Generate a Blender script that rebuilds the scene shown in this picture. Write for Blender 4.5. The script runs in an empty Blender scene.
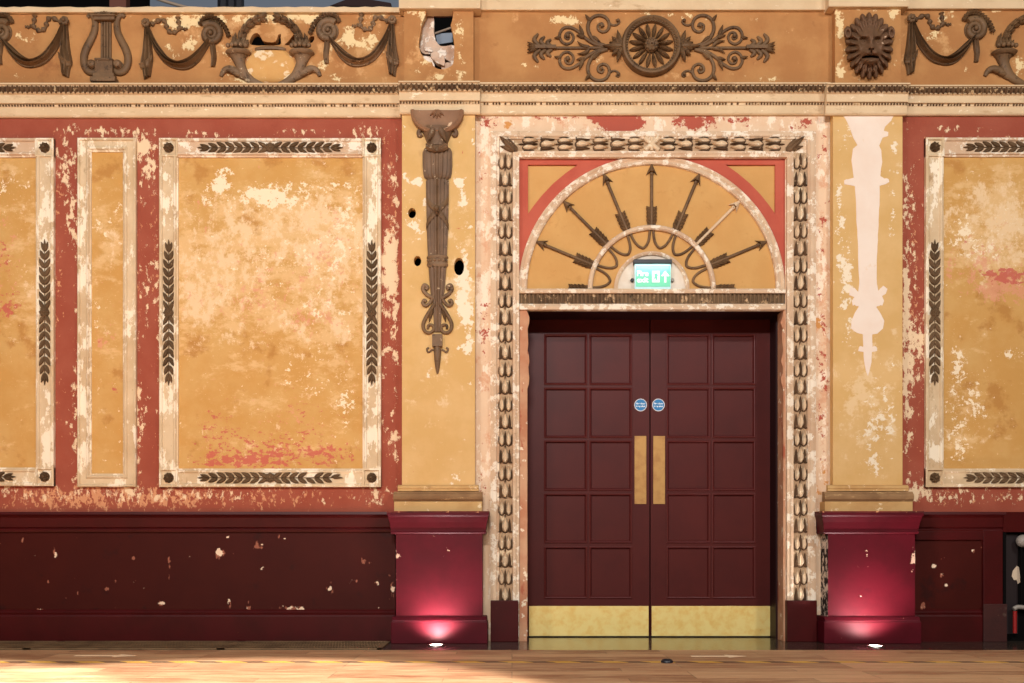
import bpy, math, random
import numpy as np
from mathutils import Vector
from mathutils.geometry import delaunay_2d_cdt, tessellate_polygon

random.seed(7)
SC = bpy.context.scene
COL = SC.collection
PI = math.pi

# ------------------------------------------------------------------ camera, world, lights, exposure
CAM_D, CAM_H, FPX, HOR = 7.0, 0.686, 980.0, 545.0
cam = bpy.data.cameras.new('camera')
cam.sensor_width = 36.0
cam.lens = 36.0 * FPX / 1024.0
cam.shift_y = (HOR - 341.5) / 1024.0
cam.clip_end = 100
camo = bpy.data.objects.new('camera', cam)
COL.objects.link(camo)
camo.location = (0, -CAM_D, CAM_H)
camo.rotation_euler = (PI / 2, 0, 0)
SC.camera = camo
SC.view_settings.view_transform = 'Standard'
SC.view_settings.look = 'None'
SC.view_settings.gamma = 1.0
SC.view_settings.use_curve_mapping = False
SC.view_settings.exposure = 0.0

wd = bpy.data.worlds.new('hall_ambient')
SC.world = wd
wd.use_nodes = True
bg = wd.node_tree.nodes['Background']
bg.inputs[0].default_value = (1.0, 0.90, 0.80, 1)
bg.inputs[1].default_value = 0.07


def lamp(name, kind, loc, target, energy, color, **kw):
    d = bpy.data.lights.new(name, kind)
    d.energy = energy
    d.color = color
    for k, v in kw.items():
        setattr(d, k, v)
    o = bpy.data.objects.new(name, d)
    COL.objects.link(o)
    o.location = loc
    o.rotation_euler = (Vector(target) - Vector(loc)).to_track_quat('-Z', 'Y').to_euler()
    return o


lamp('hall_wash_light', 'AREA', (-0.6, -9.5, 5.2), (0, 0, 2.2), 570, (1.0, 0.975, 0.945), shape='RECTANGLE', size=2.0, size_y=0.35)
lamp('hall_wash_light', 'AREA', (-4.2, -7.0, 5.6), (-1.6, 0, 2.4), 150, (1.0, 0.965, 0.92), shape='RECTANGLE', size=0.7, size_y=0.25)
lamp('hall_wash_light', 'AREA', (4.6, -7.0, 5.6), (2.0, 0, 2.4), 195, (1.0, 0.965, 0.92), shape='RECTANGLE', size=0.7, size_y=0.25)
lamp('floor_spot_light', 'SPOT', (-3.6, -4.4, 5.6), (-3.7, -3.25, 0), 4300, (1.0, 0.985, 0.95), spot_size=0.70, spot_blend=0.18, shadow_soft_size=0.05)
lamp('floor_spot_light', 'SPOT', (-1.4, -4.4, 5.6), (-1.45, -3.0, 0), 4100, (1.0, 0.985, 0.95), spot_size=0.62, spot_blend=0.22, shadow_soft_size=0.05)

# ------------------------------------------------------------------ helpers
def W(px, py, y=0.0):
    s = FPX / (CAM_D + y)
    return ((px - 512.0) / s, CAM_H + (HOR - py) / s)


def WX(px, y=0.0): return W(px, 0, y)[0]
def WZ(py, y=0.0): return W(0, py, y)[1]
def WP(pts, y=0.0): return [W(a, b, y) for a, b in pts]
def S(y=0.0): return (CAM_D + y) / FPX          # metres per pixel at depth y


def lin(c):
    out = []
    for v in c[:3]:
        v = v / 255.0
        out.append(v / 12.92 if v <= 0.04045 else ((v + 0.055) / 1.055) ** 2.4)
    return (out[0], out[1], out[2], 1.0)


ORIGIN = {}


def tag(o, label=None, cat=None, group=None, kind=None):
    if label: o['label'] = label
    if cat:
        o['category'] = cat
        o['kind'] = kind or 'thing'
    if group: o['group'] = group
    if kind: o['kind'] = kind
    return o


def root(name, loc, label=None, cat=None, group=None, kind=None):
    o = bpy.data.objects.new(name, None)
    o.empty_display_size = 0.05
    COL.objects.link(o)
    o.location = loc
    ORIGIN[o.name] = Vector(loc)
    return tag(o, label, cat, group, kind)


class MB:
    def __init__(self):
        self.v, self.f, self.attr = [], [], {}

    def add(self, vs, fs):
        b = len(self.v)
        self.v += [tuple(p) for p in vs]
        self.f += [tuple(i + b for i in f) for f in fs]
        return self

    def box(self, x0, x1, y0, y1, z0, z1):
        if x0 > x1: x0, x1 = x1, x0
        if y0 > y1: y0, y1 = y1, y0
        if z0 > z1: z0, z1 = z1, z0
        vs = [(x, y, z) for x in (x0, x1) for y in (y0, y1) for z in (z0, z1)]
        return self.add(vs, [(0, 1, 3, 2), (4, 6, 7, 5), (0, 4, 5, 1), (2, 3, 7, 6), (0, 2, 6, 4), (1, 5, 7, 3)])

    def grid(self, P):                       # P[i][j] -> (x,y,z)
        n, m = len(P), len(P[0])
        vs = [p for r in P for p in r]
        fs = [(i * m + j, (i + 1) * m + j, (i + 1) * m + j + 1, i * m + j + 1) for i in range(n - 1) for j in range(m - 1)]
        return self.add(vs, fs)

    def prism(self, poly, y0, y1, holes=()):  # poly in xz, front at y0 (nearer the hall), back y1
        loops = [[Vector((a, b, 0)) for a, b in poly]] + [[Vector((a, b, 0)) for a, b in h] for h in holes]
        flat = [p for l in loops for p in l]
        tris = tessellate_polygon(loops)
        n = len(flat)
        vs = [(p.x, y0, p.y) for p in flat] + [(p.x, y1, p.y) for p in flat]
        fs = [tuple(t) for t in tris] + [tuple(i + n for i in reversed(t)) for t in tris]
        k = 0
        for l in loops:
            m = len(l)
            for i in range(m):
                a, b = k + i, k + (i + 1) % m
                fs.append((a, b, b + n, a + n))
            k += m
        return self.add(vs, fs)

    def extrude_x(self, prof, x0, x1):       # prof [(y,z)] open profile, capped
        n = len(prof)
        vs = [(x0, y, z) for y, z in prof] + [(x1, y, z) for y, z in prof]
        fs = [(i, i + 1, i + 1 + n, i + n) for i in range(n - 1)] + [(n - 1, 0, n, 2 * n - 1)]
        fs += [tuple(range(n)), tuple(range(2 * n - 1, n - 1, -1))]
        return self.add(vs, fs)

    def sweep(self, path, prof, closed=False):  # path xz, prof [(offset along left normal, y)]
        n = len(path)
        V = [Vector(p) for p in path]
        rows = []
        for i in range(n):
            a = V[i - 1] if (closed or i > 0) else None
            b = V[(i + 1) % n] if (closed or i < n - 1) else None
            d1 = (V[i] - a).normalized() if a is not None else None
            d2 = (b - V[i]).normalized() if b is not None else None
            if d1 is None: d1 = d2
            if d2 is None: d2 = d1
            n1, n2 = Vector((-d1.y, d1.x)), Vector((-d2.y, d2.x))
            m = (n1 + n2)
            m = m.normalized() if m.length > 1e-6 else n1
            k = 1.0 / max(0.35, m.dot(n1))
            rows.append([(V[i].x + m.x * o * k, y, V[i].y + m.y * o * k) for o, y in prof])
        if closed: rows.append(rows[0])
        return self.grid(rows)

    def tube(self, pts, rad, y0, flat=1.0, n=8, lift=0.35, ys=None):
        """pts xz; half-sunk round bar on the plane y0"""
        N = len(pts)
        rows = []
        for i in range(N):
            a = Vector(pts[max(0, i - 1)]); b = Vector(pts[min(N - 1, i + 1)])
            d = (b - a)
            d = d.normalized() if d.length > 1e-9 else Vector((1, 0))
            nx, nz = -d.y, d.x
            r = rad[i] if hasattr(rad, '__len__') else rad
            yc = (ys[i] if ys else y0) - r * lift * flat
            rows.append([(pts[i][0] + nx * r * math.cos(2 * PI * k / n), yc - flat * r * math.sin(2 * PI * k / n), pts[i][1] + nz * r * math.cos(2 * PI * k / n)) for k in range(n + 1)])
        self.grid(rows)
        for row in (rows[0], rows[-1]):
            self.add(row[:-1], [tuple(range(n))])
        return self

    def lathe_y(self, cx, cz, prof, n=32, sx=1.0, sz=1.0):  # prof [(r,y)]
        rows = [[(cx + r * sx * math.cos(2 * PI * k / n), y, cz + r * sz * math.sin(2 * PI * k / n)) for k in range(n + 1)] for r, y in prof]
        return self.grid(rows)

    def lathe_z(self, cx, cy, prof, n=20, flat=1.0, a0=0.0, a1=2 * PI, flute=None):  # prof [(r,z)]
        rows = []
        for r, z in prof:
            row = []
            for k in range(n + 1):
                a = a0 + (a1 - a0) * k / n
                rr = r * (1 + (flute[1] * (abs(math.sin(a * flute[0] / 2)) - 0.7) if flute else 0))
                row.append((cx + rr * math.cos(a), cy - flat * rr * math.sin(a), z))
            rows.append(row)
        return self.grid(rows)

    def leaf(self, p0, p1, w, y0, h, bend=0.0, n=7, tip=0.55, notch=0):
        """convex pointed leaf with a midrib, root p0 to tip p1"""
        a, b = Vector(p0), Vector(p1)
        d = b - a
        nn = Vector((-d.y, d.x)).normalized()
        rows = []
        for i in range(n + 1):
            t = i / n
            c = a + d * t + nn * bend * math.sin(PI * t) * d.length
            ww = w * 0.5 * (math.sin(PI * min(1, t ** tip)) ** 0.75 if 0 < t < 1 else 0.03)
            if notch: ww *= 1 - 0.28 * (0.5 + 0.5 * math.cos(2 * PI * t * notch))
            row = []
            for s in (-1, -0.85, -0.45, 0, 0.45, 0.85, 1):
                hh = {0: 0.72, 0.45: 1.0, 0.85: 0.6, 1: 0.0}[abs(s)] * h * (0.35 + 0.65 * math.sin(PI * (0.1 + 0.8 * t)))
                q = c + nn * ww * s
                row.append((q.x, y0 - hh, q.y))
            rows.append(row)
        return self.grid(rows)

    def ball(self, cx, cy, cz, r, flat=1.0, n=10, m=7, rz=None):
        rows = []
        for i in range(m + 1):
            a = PI * i / m
            rows.append([(cx + r * math.sin(a) * math.cos(2 * PI * k / n), cy + flat * r * math.sin(a) * math.sin(2 * PI * k / n), cz + (rz or r) * math.cos(a)) for k in range(n + 1)])
        return self.grid(rows)

    def build(self, name, mat, parent=None, smooth=None, bevel=0, loc=None, weld=True):
        if parent is not None:
            r = parent
            while r.parent is not None: r = r.parent
            org = ORIGIN[r.name]
        else:
            if loc is None:
                A = np.array(self.v)
                loc = ((A[:, 0].min() + A[:, 0].max()) / 2, A[:, 1].max(), A[:, 2].min())
            org = Vector(loc)
        me = bpy.data.meshes.new(name)
        me.from_pydata([(x - org.x, y - org.y, z - org.z) for x, y, z in self.v], [], self.f)
        for an, vals in self.attr.items():
            at = me.attributes.new(an, 'FLOAT', 'POINT')
            at.data.foreach_set('value', np.asarray(vals, dtype=np.float32))
        o = bpy.data.objects.new(name, me)
        COL.objects.link(o)
        if parent is not None:
            o.parent = parent
        else:
            o.location = org
            ORIGIN[o.name] = org
        me.materials.append(mat)
        import bmesh
        bm = bmesh.new(); bm.from_mesh(me)
        if weld: bmesh.ops.remove_doubles(bm, verts=bm.verts, dist=1e-5)
        bmesh.ops.recalc_face_normals(bm, faces=bm.faces)
        bm.to_mesh(me); bm.free()
        if smooth is not None:
            me.shade_smooth()
            try: me.set_sharp_from_angle(angle=math.radians(smooth))
            except Exception: pass
        if bevel:
            b = o.modifiers.new('edge_softening', 'BEVEL'); b.width = bevel; b.segments = 2; b.limit_method = 'ANGLE'
        return o


def spline(pts, n=6, closed=False):
    """Catmull-Rom through points (any dimension)"""
    P = [np.array(p, float) for p in pts]
    N = len(P)
    out = []
    rng = range(N if closed else N - 1)
    for i in rng:
        p0 = P[i - 1] if (closed or i > 0) else 2 * P[0] - P[1]
        p1, p2 = P[i], P[(i + 1) % N]
        p3 = P[(i + 2) % N] if (closed or i + 2 < N) else 2 * P[-1] - P[-2]
        for k in range(n):
            t = k / n
            out.append(tuple(0.5 * ((2 * p1) + (p2 - p0) * t + (2 * p0 - 5 * p1 + 4 * p2 - p3) * t * t + (3 * p1 - p0 - 3 * p2 + p3) * t ** 3)))
    if not closed: out.append(tuple(P[-1]))
    return out


def spiral(cx, cz, r0, r1, a0, turns, n=40):
    return [(cx + (r0 + (r1 - r0) * t) * math.cos(a0 + 2 * PI * turns * t), cz + (r0 + (r1 - r0) * t) * math.sin(a0 + 2 * PI * turns * t)) for t in [i / n for i in range(n + 1)]]


def arc(cx, cz, r, a0, a1, n):
    return [(cx + r * math.cos(a0 + (a1 - a0) * i / n), cz + r * math.sin(a0 + (a1 - a0) * i / n)) for i in range(n + 1)]


def inside(p, poly):
    x, y = p; c = False; j = len(poly) - 1
    for i in range(len(poly)):
        xi, yi = poly[i]; xj, yj = poly[j]
        if (yi > y) != (yj > y) and x < (xj - xi) * (y - yi) / (yj - yi) + xi: c = not c
        j = i
    return c


def blobs_at(xs, zs, y, blobs):
    s = FPX / (CAM_D + y)
    px = 512 + np.asarray(xs) * s
    py = HOR - (np.asarray(zs) - CAM_H) * s
    t = np.zeros(len(px))
    for b in blobs:
        if b[0] == 'rect':                          # wear gathered outside the edge of a frame
            _, xa, xb, ya, yb, w, wd = b
            dx = np.maximum(np.maximum(xa - px, px - xb), 0); dy = np.maximum(np.maximum(ya - py, py - yb), 0)
            t += w * np.exp(-(np.hypot(dx, dy) / wd) ** 2)
            continue
        bx, by, rx, ry, w = b
        t += w * np.exp(-(((px - bx) / rx) ** 2 + ((py - by) / ry) ** 2))
    return np.clip(t, -1.0, 1.6)


def plate(x0, x1, z0, z1, y, attrs=None, res=0.02, holes=(), depth=0.03, back=True):
    """a wall face finely gridded so that wear can follow it; holes are real openings with a rim"""
    m = MB()
    if not holes:
        nx = max(2, int((x1 - x0) / res)); nz = max(2, int((z1 - z0) / res))
        m.grid([[(x0 + (x1 - x0) * i / nx, y, z0 + (z1 - z0) * j / nz) for j in range(nz + 1)] for i in range(nx + 1)])
    else:
        pts, eds = [], []
        def ring(r):
            b = len(pts)
            for p in r: pts.append(Vector(p))
            for i in range(len(r)): eds.append((b + i, b + (i + 1) % len(r)))
        nx = max(2, int((x1 - x0) / res)); nz = max(2, int((z1 - z0) / res))
        o = [(x0 + (x1 - x0) * i / nx, z0) for i in range(nx)] + [(x1, z0 + (z1 - z0) * j / nz) for j in range(nz)]
        o += [(x1 - (x1 - x0) * i / nx, z1) for i in range(nx)] + [(x0, z1 - (z1 - z0) * j / nz) for j in range(nz)]
        ring(o)
        for h in holes: ring(h)
        for i in range(1, nx):
            for j in range(1, nz):
                p = (x0 + (x1 - x0) * i / nx, z0 + (z1 - z0) * j / nz)
                if any(inside(p, h) for h in holes): continue
                pts.append(Vector(p))
        vs, es, fs, _a, _b, _c = delaunay_2d_cdt(pts, eds, [], 0, 1e-6)
        keep = []
        for f in fs:
            c = sum((vs[i] for i in f), Vector((0, 0))) / len(f)
            if not any(inside(c, h) for h in holes): keep.append(tuple(f))
        m.add([(v.x, y, v.y) for v in vs], keep)
        for h in holes:
            n = len(h)
            m.add([(a, y, b) for a, b in h] + [(a, y + depth, b) for a, b in h], [(i, (i + 1) % n, (i + 1) % n + n, i + n) for i in range(n)])
    if back:                                        # edge walls
        m.add([(x0, y, z0), (x1, y, z0), (x1, y, z1), (x0, y, z1), (x0, y + depth, z0), (x1, y + depth, z0), (x1, y + depth, z1), (x0, y + depth, z1)],
              [(0, 1, 5, 4), (1, 2, 6, 5), (2, 3, 7, 6), (3, 0, 4, 7)])
    A = np.array(m.v)
    for an, bl in (attrs or {}).items():
        m.attr[an] = blobs_at(A[:, 0], A[:, 2], y, bl)
    return m


def text_mesh(s, size, cx, cz, y, bold=0.0):
    cu = bpy.data.curves.new('lettering', 'FONT')
    cu.body = s; cu.size = size; cu.align_x = 'CENTER'; cu.align_y = 'CENTER'; cu.extrude = 0.0006; cu.offset = bold
    o = bpy.data.objects.new('lettering', cu); COL.objects.link(o)
    dg = bpy.context.evaluated_depsgraph_get()
    me = o.evaluated_get(dg).to_mesh()
    m = MB()
    m.add([(cx + v.co.x, y - v.co.z, cz + v.co.y) for v in me.vertices], [tuple(p.vertices) for p in me.polygons])
    o.evaluated_get(dg).to_mesh_clear()
    bpy.data.objects.remove(o); bpy.data.curves.remove(cu)
    return m


# ------------------------------------------------------------------ materials
def nodes_of(name):
    m = bpy.data.materials.new(name); m.use_nodes = True
    nt = m.node_tree
    return m, nt, nt.nodes['Principled BSDF']


def mk(nt, t, **kw):
    n = nt.nodes.new(t)
    for k, v in kw.items(): setattr(n, k, v)
    return n


def noise(nt, pos, scale, detail=6.0, rough=0.6, stretch=(1, 1, 1), off=0.0, dist=0.0):
    mp = mk(nt, 'ShaderNodeMapping')
    mp.inputs['Scale'].default_value = stretch
    mp.inputs['Location'].default_value = (off, off * 0.7, off * 1.3)
    nt.links.new(pos, mp.inputs['Vector'])
    n = mk(nt, 'ShaderNodeTexNoise')
    n.inputs['Scale'].default_value = scale; n.inputs['Detail'].default_value = detail
    n.inputs['Roughness'].default_value = rough; n.inputs['Distortion'].default_value = dist
    nt.links.new(mp.outputs[0], n.inputs['Vector'])
    return n.outputs[0]


def ramp(nt, val, lo, hi):
    r = mk(nt, 'ShaderNodeMapRange', interpolation_type='SMOOTHSTEP')
    r.inputs[1].default_value = lo; r.inputs[2].default_value = hi
    nt.links.new(val, r.inputs[0])
    return r.outputs[0]


def math_(nt, op, a, b=None, c=None):
    n = mk(nt, 'ShaderNodeMath', operation=op)
    for i, v in enumerate((a, b, c)):
        if v is None: continue
        if isinstance(v, (int, float)): n.inputs[i].default_value = v
        else: nt.links.new(v, n.inputs[i])
    return n.outputs[0]


def mixc(nt, fac, a, b):
    n = mk(nt, 'ShaderNodeMix', data_type='RGBA')
    if isinstance(fac, (int, float)): n.inputs[0].default_value = fac
    else: nt.links.new(fac, n.inputs[0])
    for k, v in ((6, a), (7, b)):
        if isinstance(v, tuple): n.inputs[k].default_value = v
        else: nt.links.new(v, n.inputs[k])
    return n.outputs[2]


_off = [0.0]


def worn(name, base, alt, layers=(), rough=0.85, bump=0.25, alt_scale=4.0, spec=0.3, fine=60.0):
    """painted plaster: base colour drifting to alt, then worn-through layers
    layer = dict(c, s, t, w, a=attribute, k=gain, d=detail, st=stretch, r=roughness of noise)"""
    m, nt, bs = nodes_of(name)
    geo = mk(nt, 'ShaderNodeNewGeometry')
    pos = geo.outputs['Position']
    _off[0] += 3.17
    c = mixc(nt, ramp(nt, noise(nt, pos, alt_scale, 5, 0.6, off=_off[0]), 0.35, 0.68), lin(base), lin(alt))
    hsum = None
    for i, L in enumerate(layers):
        nv = noise(nt, pos, L['s'], L.get('d', 9.0), L.get('r', 0.62), L.get('st', (1, 1, 1)), off=_off[0] + 7.3 * (i + 1), dist=L.get('dist', 0.0))
        if 'a' in L:
            at = mk(nt, 'ShaderNodeAttribute', attribute_name=L['a'])
            nv = math_(nt, 'MULTIPLY_ADD', at.outputs['Fac'], L.get('k', 0.45), nv)
        mask = ramp(nt, nv, L['t'], L['t'] + L.get('w', 0.03))
        mask = math_(nt, 'MULTIPLY', mask, L.get('o', 1.0))
        c = mixc(nt, mask, c, lin(L['c']))
        if L.get('w', 0.03) < 0.08:
            hsum = mask if hsum is None else math_(nt, 'MAXIMUM', hsum, mask)
    nt.links.new(c, bs.inputs['Base Color'])
    bs.inputs['Roughness'].default_value = rough
    bs.inputs['Specular IOR Level'].default_value = spec
    h = noise(nt, pos, fine, 4, 0.6, off=1.0)
    if hsum is not None: h = math_(nt, 'MULTIPLY_ADD', hsum, -0.8, h)
    b = mk(nt, 'ShaderNodeBump')
    b.inputs['Strength'].default_value = bump; b.inputs['Distance'].default_value = 0.004
    nt.links.new(h, b.inputs['Height']); nt.links.new(b.outputs[0], bs.inputs['Normal'])
    return m


def plain(name, c, rough=0.5, metal=0.0, emit=0.0, spec=0.5, var=None, scale=30.0, stretch=(1, 1, 1)):
    m, nt, bs = nodes_of(name)
    bs.inputs['Base Color'].default_value = lin(c)
    if var:
        pos = mk(nt, 'ShaderNodeNewGeometry').outputs['Position']
        nt.links.new(mixc(nt, ramp(nt, noise(nt, pos, scale, 6, 0.6, stretch), 0.35, 0.7), lin(c), lin(var)), bs.inputs['Base Color'])
    bs.inputs['Roughness'].default_value = rough; bs.inputs['Metallic'].default_value = metal
    bs.inputs['Specular IOR Level'].default_value = spec
    if emit:
        bs.inputs['Emission Color'].default_value = lin(c); bs.inputs['Emission Strength'].default_value = emit
    return m


CREAM, WHITE, PINK = (222, 192, 150), (238, 220, 192), (226, 178, 146)
M = {}
M['red'] = worn('red_distemper', (152, 74, 55), (160, 84, 64), [
    dict(c=(138, 60, 46), s=9, t=0.60, w=0.1, o=0.6, r=.72),
    dict(c=(200, 128, 96), s=40, t=0.66, w=0.04, r=.75, o=.6),
    dict(c=(208, 146, 106), s=30, t=0.68, w=0.03, st=(1.2, 1, .8), a='tan', k=0.25, r=0.7),
    dict(c=(232, 202, 164), s=15, t=0.695, w=0.025, st=(1.3, 1, .75), a='peel', k=0.28, r=0.75)], rough=0.9)
M['gold'] = worn('gold_panel_paint', (200, 150, 82), (207, 162, 98), [
    dict(c=(178, 122, 60), s=6, t=0.60, w=0.12, a='dark', k=0.18, o=0.7),
    dict(c=(226, 186, 132), s=6, t=0.56, w=0.16, a='wash', k=0.16, r=0.72, o=0.8, st=(.7, 1, 1.3)),
    dict(c=(234, 202, 160), s=11, t=0.63, w=0.10, a='wash', k=0.15, r=0.77, o=0.85, st=(1, 1, .8)),
    dict(c=(236, 200, 152), s=38, t=0.63, w=0.06, a='wash', k=0.07, r=0.75, o=0.7),
    dict(c=(240, 214, 178), s=30, t=0.665, w=0.03, a='wash', k=0.05, r=0.77),
    dict(c=(220, 150, 120), s=17, t=0.63, w=0.08, a='rose', k=0.20, r=0.75, o=0.7),
    dict(c=(196, 92, 82), s=24, t=0.685, w=0.05, a='red', k=0.165, r=0.75, st=(0.7, 1, 1.1), o=.85),
    dict(c=(188, 128, 64), s=45, t=0.66, w=0.05, r=0.72, o=0.5),
    dict(c=(244, 222, 188), s=20, t=0.645, w=0.025, a='peel', k=0.20, r=0.75)], rough=0.85)
M['frieze'] = worn('frieze_ochre_paint', (172, 118, 70), (186, 134, 82), [
    dict(c=(150, 98, 56), s=34, t=0.63, w=0.08, r=.75, o=.5),
    dict(c=(204, 154, 102), s=7, t=0.62, w=0.10, a='wash', k=0.24, r=0.65),
    dict(c=(136, 84, 50), s=6, t=0.62, w=0.14, a='dark', k=0.18, o=0.6),
    dict(c=(232, 204, 154), s=16, t=0.69, w=0.03, a='peel', k=0.25, r=0.72)], rough=0.85)
M['buff'] = worn('buff_pilaster_paint', (210, 168, 106), (218, 178, 120), [
    dict(c=(228, 196, 150), s=9, t=0.62, w=0.08, a='wash', k=0.22, r=.74, o=.85),
    dict(c=(192, 146, 88), s=40, t=0.65, w=0.06, r=.75, o=.45),
    dict(c=(196, 96, 78), s=20, t=0.70, w=0.05, a='red', k=0.20),
    dict(c=(240, 222, 194), s=18, t=0.68, w=0.03, a='peel', k=0.25, r=0.72)], rough=0.85)
M['surround'] = worn('flaking_door_surround', (228, 198, 166), (222, 186, 152), [
    dict(c=(210, 150, 116), s=9, t=0.58, w=0.10, a='rose', k=0.16, o=0.65, r=.74),
    dict(c=(242, 222, 198), s=10, t=0.52, w=0.04, r=.74, st=(1, 1, .6)),
    dict(c=(174, 86, 68), s=13, t=0.665, w=0.03, a='red', k=0.24, r=0.74),
    dict(c=(206, 144, 82), s=10, t=0.70, w=0.05, a='ochre', k=0.26)], rough=0.9)
M['cream'] = worn('stripped_cream_moulding', (218, 192, 156), (202, 172, 134), [
    dict(c=(152, 114, 76), s=9, t=0.60, w=0.10, o=0.6, st=(1, 1, 0.5), r=.72),
    dict(c=(244, 228, 202), s=9, t=0.51, w=0.03, r=0.74, st=(1, 1, .45)),
    dict(c=(140, 102, 70), s=46, t=0.68, w=0.04, o=0.6)], rough=0.85, bump=0.35)
M['creampink'] = worn('stripped_pinkish_moulding', (216, 186, 154), (202, 166, 134), [
    dict(c=(150, 112, 82), s=12, t=0.60, w=0.08, o=0.55, r=.72),
    dict(c=(242, 226, 204), s=12, t=0.52, w=0.03, r=0.74),
    dict(c=(140, 104, 76), s=46, t=0.68, w=0.04, o=0.6)], rough=0.85, bump=0.35)
M['cornice'] = worn('cornice_stone_paint', (212, 182, 144), (222, 194, 156), [
    dict(c=(176, 140, 102), s=8, t=0.58, w=0.10, o=0.6, st=(0.5, 1, 1.6), r=.74),
    dict(c=(242, 222, 192), s=16, t=0.60, w=0.04, r=0.75, st=(.6, 1, 1.3)),
    dict(c=(130, 98, 70), s=44, t=0.68, w=0.04, o=.5)], rough=0.85)
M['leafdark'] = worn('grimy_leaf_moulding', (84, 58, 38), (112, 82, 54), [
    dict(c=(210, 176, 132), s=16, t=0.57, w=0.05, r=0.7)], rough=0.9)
M['bronze'] = worn('brown_painted_relief', (98, 72, 48), (124, 94, 64), [
    dict(c=(50, 34, 22), s=22, t=0.55, w=0.09, o=0.75, r=.7),
    dict(c=(186, 154, 118), s=26, t=0.645, w=0.03, r=0.74)], rough=0.6, bump=0.5)
M['bronze_worn'] = worn('worn_brown_relief', (110, 84, 60), (138, 108, 80), [
    dict(c=(56, 38, 26), s=22, t=0.55, w=0.09, o=0.75, r=.7),
    dict(c=(212, 186, 152), s=22, t=0.61, w=0.03, r=0.74)], rough=0.6, bump=0.5)
M['laurel'] = worn('dark_laurel_relief', (88, 66, 43), (112, 86, 60), [
    dict(c=(196, 162, 120), s=30, t=0.65, w=0.03, r=0.7)], rough=0.75)
M['lion'] = worn('lion_brown_paint', (116, 84, 62), (98, 70, 48), [
    dict(c=(120, 86, 46), s=6, t=0.60, w=0.1, o=0.7),
    dict(c=(212, 176, 146), s=16, t=0.73, w=0.03, a='peel', k=0.3)], rough=0.6)
M['tymp'] = worn('tympanum_gold_paint', (202, 152, 90), (208, 160, 98), [
    dict(c=(184, 132, 74), s=8, t=0.58, w=0.12, o=0.5, r=.72),
    dict(c=(170, 120, 66), s=42, t=0.66, w=0.06, r=.75, o=.4),
    dict(c=(238, 214, 172), s=22, t=0.76, w=0.03, st=(0.5, 1, 1.4))], rough=0.85)
M['spandrel'] = worn('spandrel_red_paint', (182, 84, 66), (190, 94, 74), [
    dict(c=(236, 200, 168), s=22, t=0.73, w=0.03)], rough=0.85)
M['hubboard'] = plain('white_hub_board', (226, 212, 196), 0.7, var=(214, 196, 176), scale=9)
M['leafdoor'] = worn('door_leaf_band', (228, 202, 168), (214, 184, 150), [
    dict(c=(120, 92, 66), s=22, t=0.64, w=0.08, o=0.6),
    dict(c=(238, 220, 190), s=22, t=0.55, w=0.05, r=0.7)], rough=0.85)
M['bandback'] = worn('door_band_ground', (194, 162, 128), (170, 136, 104), [
    dict(c=(222, 196, 160), s=18, t=0.58, w=0.05)], rough=0.9)
M['reveal'] = worn('stripped_reveal', (186, 126, 94), (202, 156, 122), [
    dict(c=(172, 96, 70), s=9, t=0.60, w=0.06, st=(1, 1, 0.4)),
    dict(c=(236, 216, 188), s=14, t=0.60, w=0.04)], rough=0.9)
M['dado'] = worn('oxblood_gloss_paint', (60, 14, 9), (64, 16, 10), [
    dict(c=(40, 14, 12), s=5, t=0.58, w=0.1, o=0.6),
    dict(c=(150, 90, 70), s=30, t=0.735, w=0.03, a='peel', k=0.3, st=(1, 1, 0.4)),
    dict(c=(236, 206, 176), s=15, t=0.735, w=0.02, a='peel', k=0.25)], rough=0.5, spec=0.15, bump=0.08)
M['dadotrim'] = worn('oxblood_trim_paint', (70, 11, 12), (60, 10, 9), [
    dict(c=(176, 110, 80), s=24, t=0.72, w=0.03)], rough=0.42, spec=0.22, bump=0.08)
M['pedestal'] = worn('crimson_pedestal_paint', (84, 9, 23), (72, 7, 18), [
    dict(c=(70, 10, 20), s=6, t=0.60, w=0.1, o=0.6),
    dict(c=(216, 176, 150), s=22, t=0.715, w=0.02, a='peel', k=0.3)], rough=0.5, spec=0.18, bump=0.08)
M['chipped'] = worn('black_and_white_chipped_edge', (40, 22, 20), (30, 18, 16), [
    dict(c=(226, 204, 184), s=22, t=0.50, w=0.03, r=0.7)], rough=0.8)
M['door'] = plain('maroon_door_paint', (80, 25, 21), 0.45, spec=0.22, var=(73, 22, 19), scale=4)
M['door_bead'] = plain('maroon_bead_paint', (84, 27, 25), 0.38, spec=0.45)
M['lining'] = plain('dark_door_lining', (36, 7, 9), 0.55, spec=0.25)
M['void'] = plain('dark_void', (10, 8, 8), 0.95, spec=0.1)
M['bluegrey'] = plain('blue_grey_far_panel', (92, 100, 112), 0.8, emit=0.35)
M['voidred'] = plain('dark_brown_post', (96, 52, 38), 0.8)
M['cable'] = plain('pale_cable', (150, 130, 112), 0.6)
M['steel'] = plain('brushed_steel', (150, 146, 140), 0.3, 1.0)
M['black'] = plain('black_plastic', (26, 26, 34), 0.4)
M['white'] = plain('white_lettering', (246, 250, 246), 0.5, emit=0.3)
M['signgreen'] = plain('lit_green_sign', (104, 204, 164), 0.4, emit=0.22)
M['signglass'] = plain('pale_sign_edge', (180, 220, 226), 0.3, emit=0.2)
M['blue'] = plain('blue_sign', (20, 118, 176), 0.45)
M['discwhite'] = plain('white_sign_rim', (226, 222, 220), 0.5)
M['discback'] = plain('sign_lettering', (220, 232, 240), 0.5)
M['rubble'] = worn('broken_rubble', (206, 178, 156), (176, 140, 116), [dict(c=(236, 220, 204), s=14, t=0.5, w=0.05), dict(c=(120, 76, 56), s=12, t=0.62, w=0.04)], rough=0.95, bump=0.8)
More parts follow.
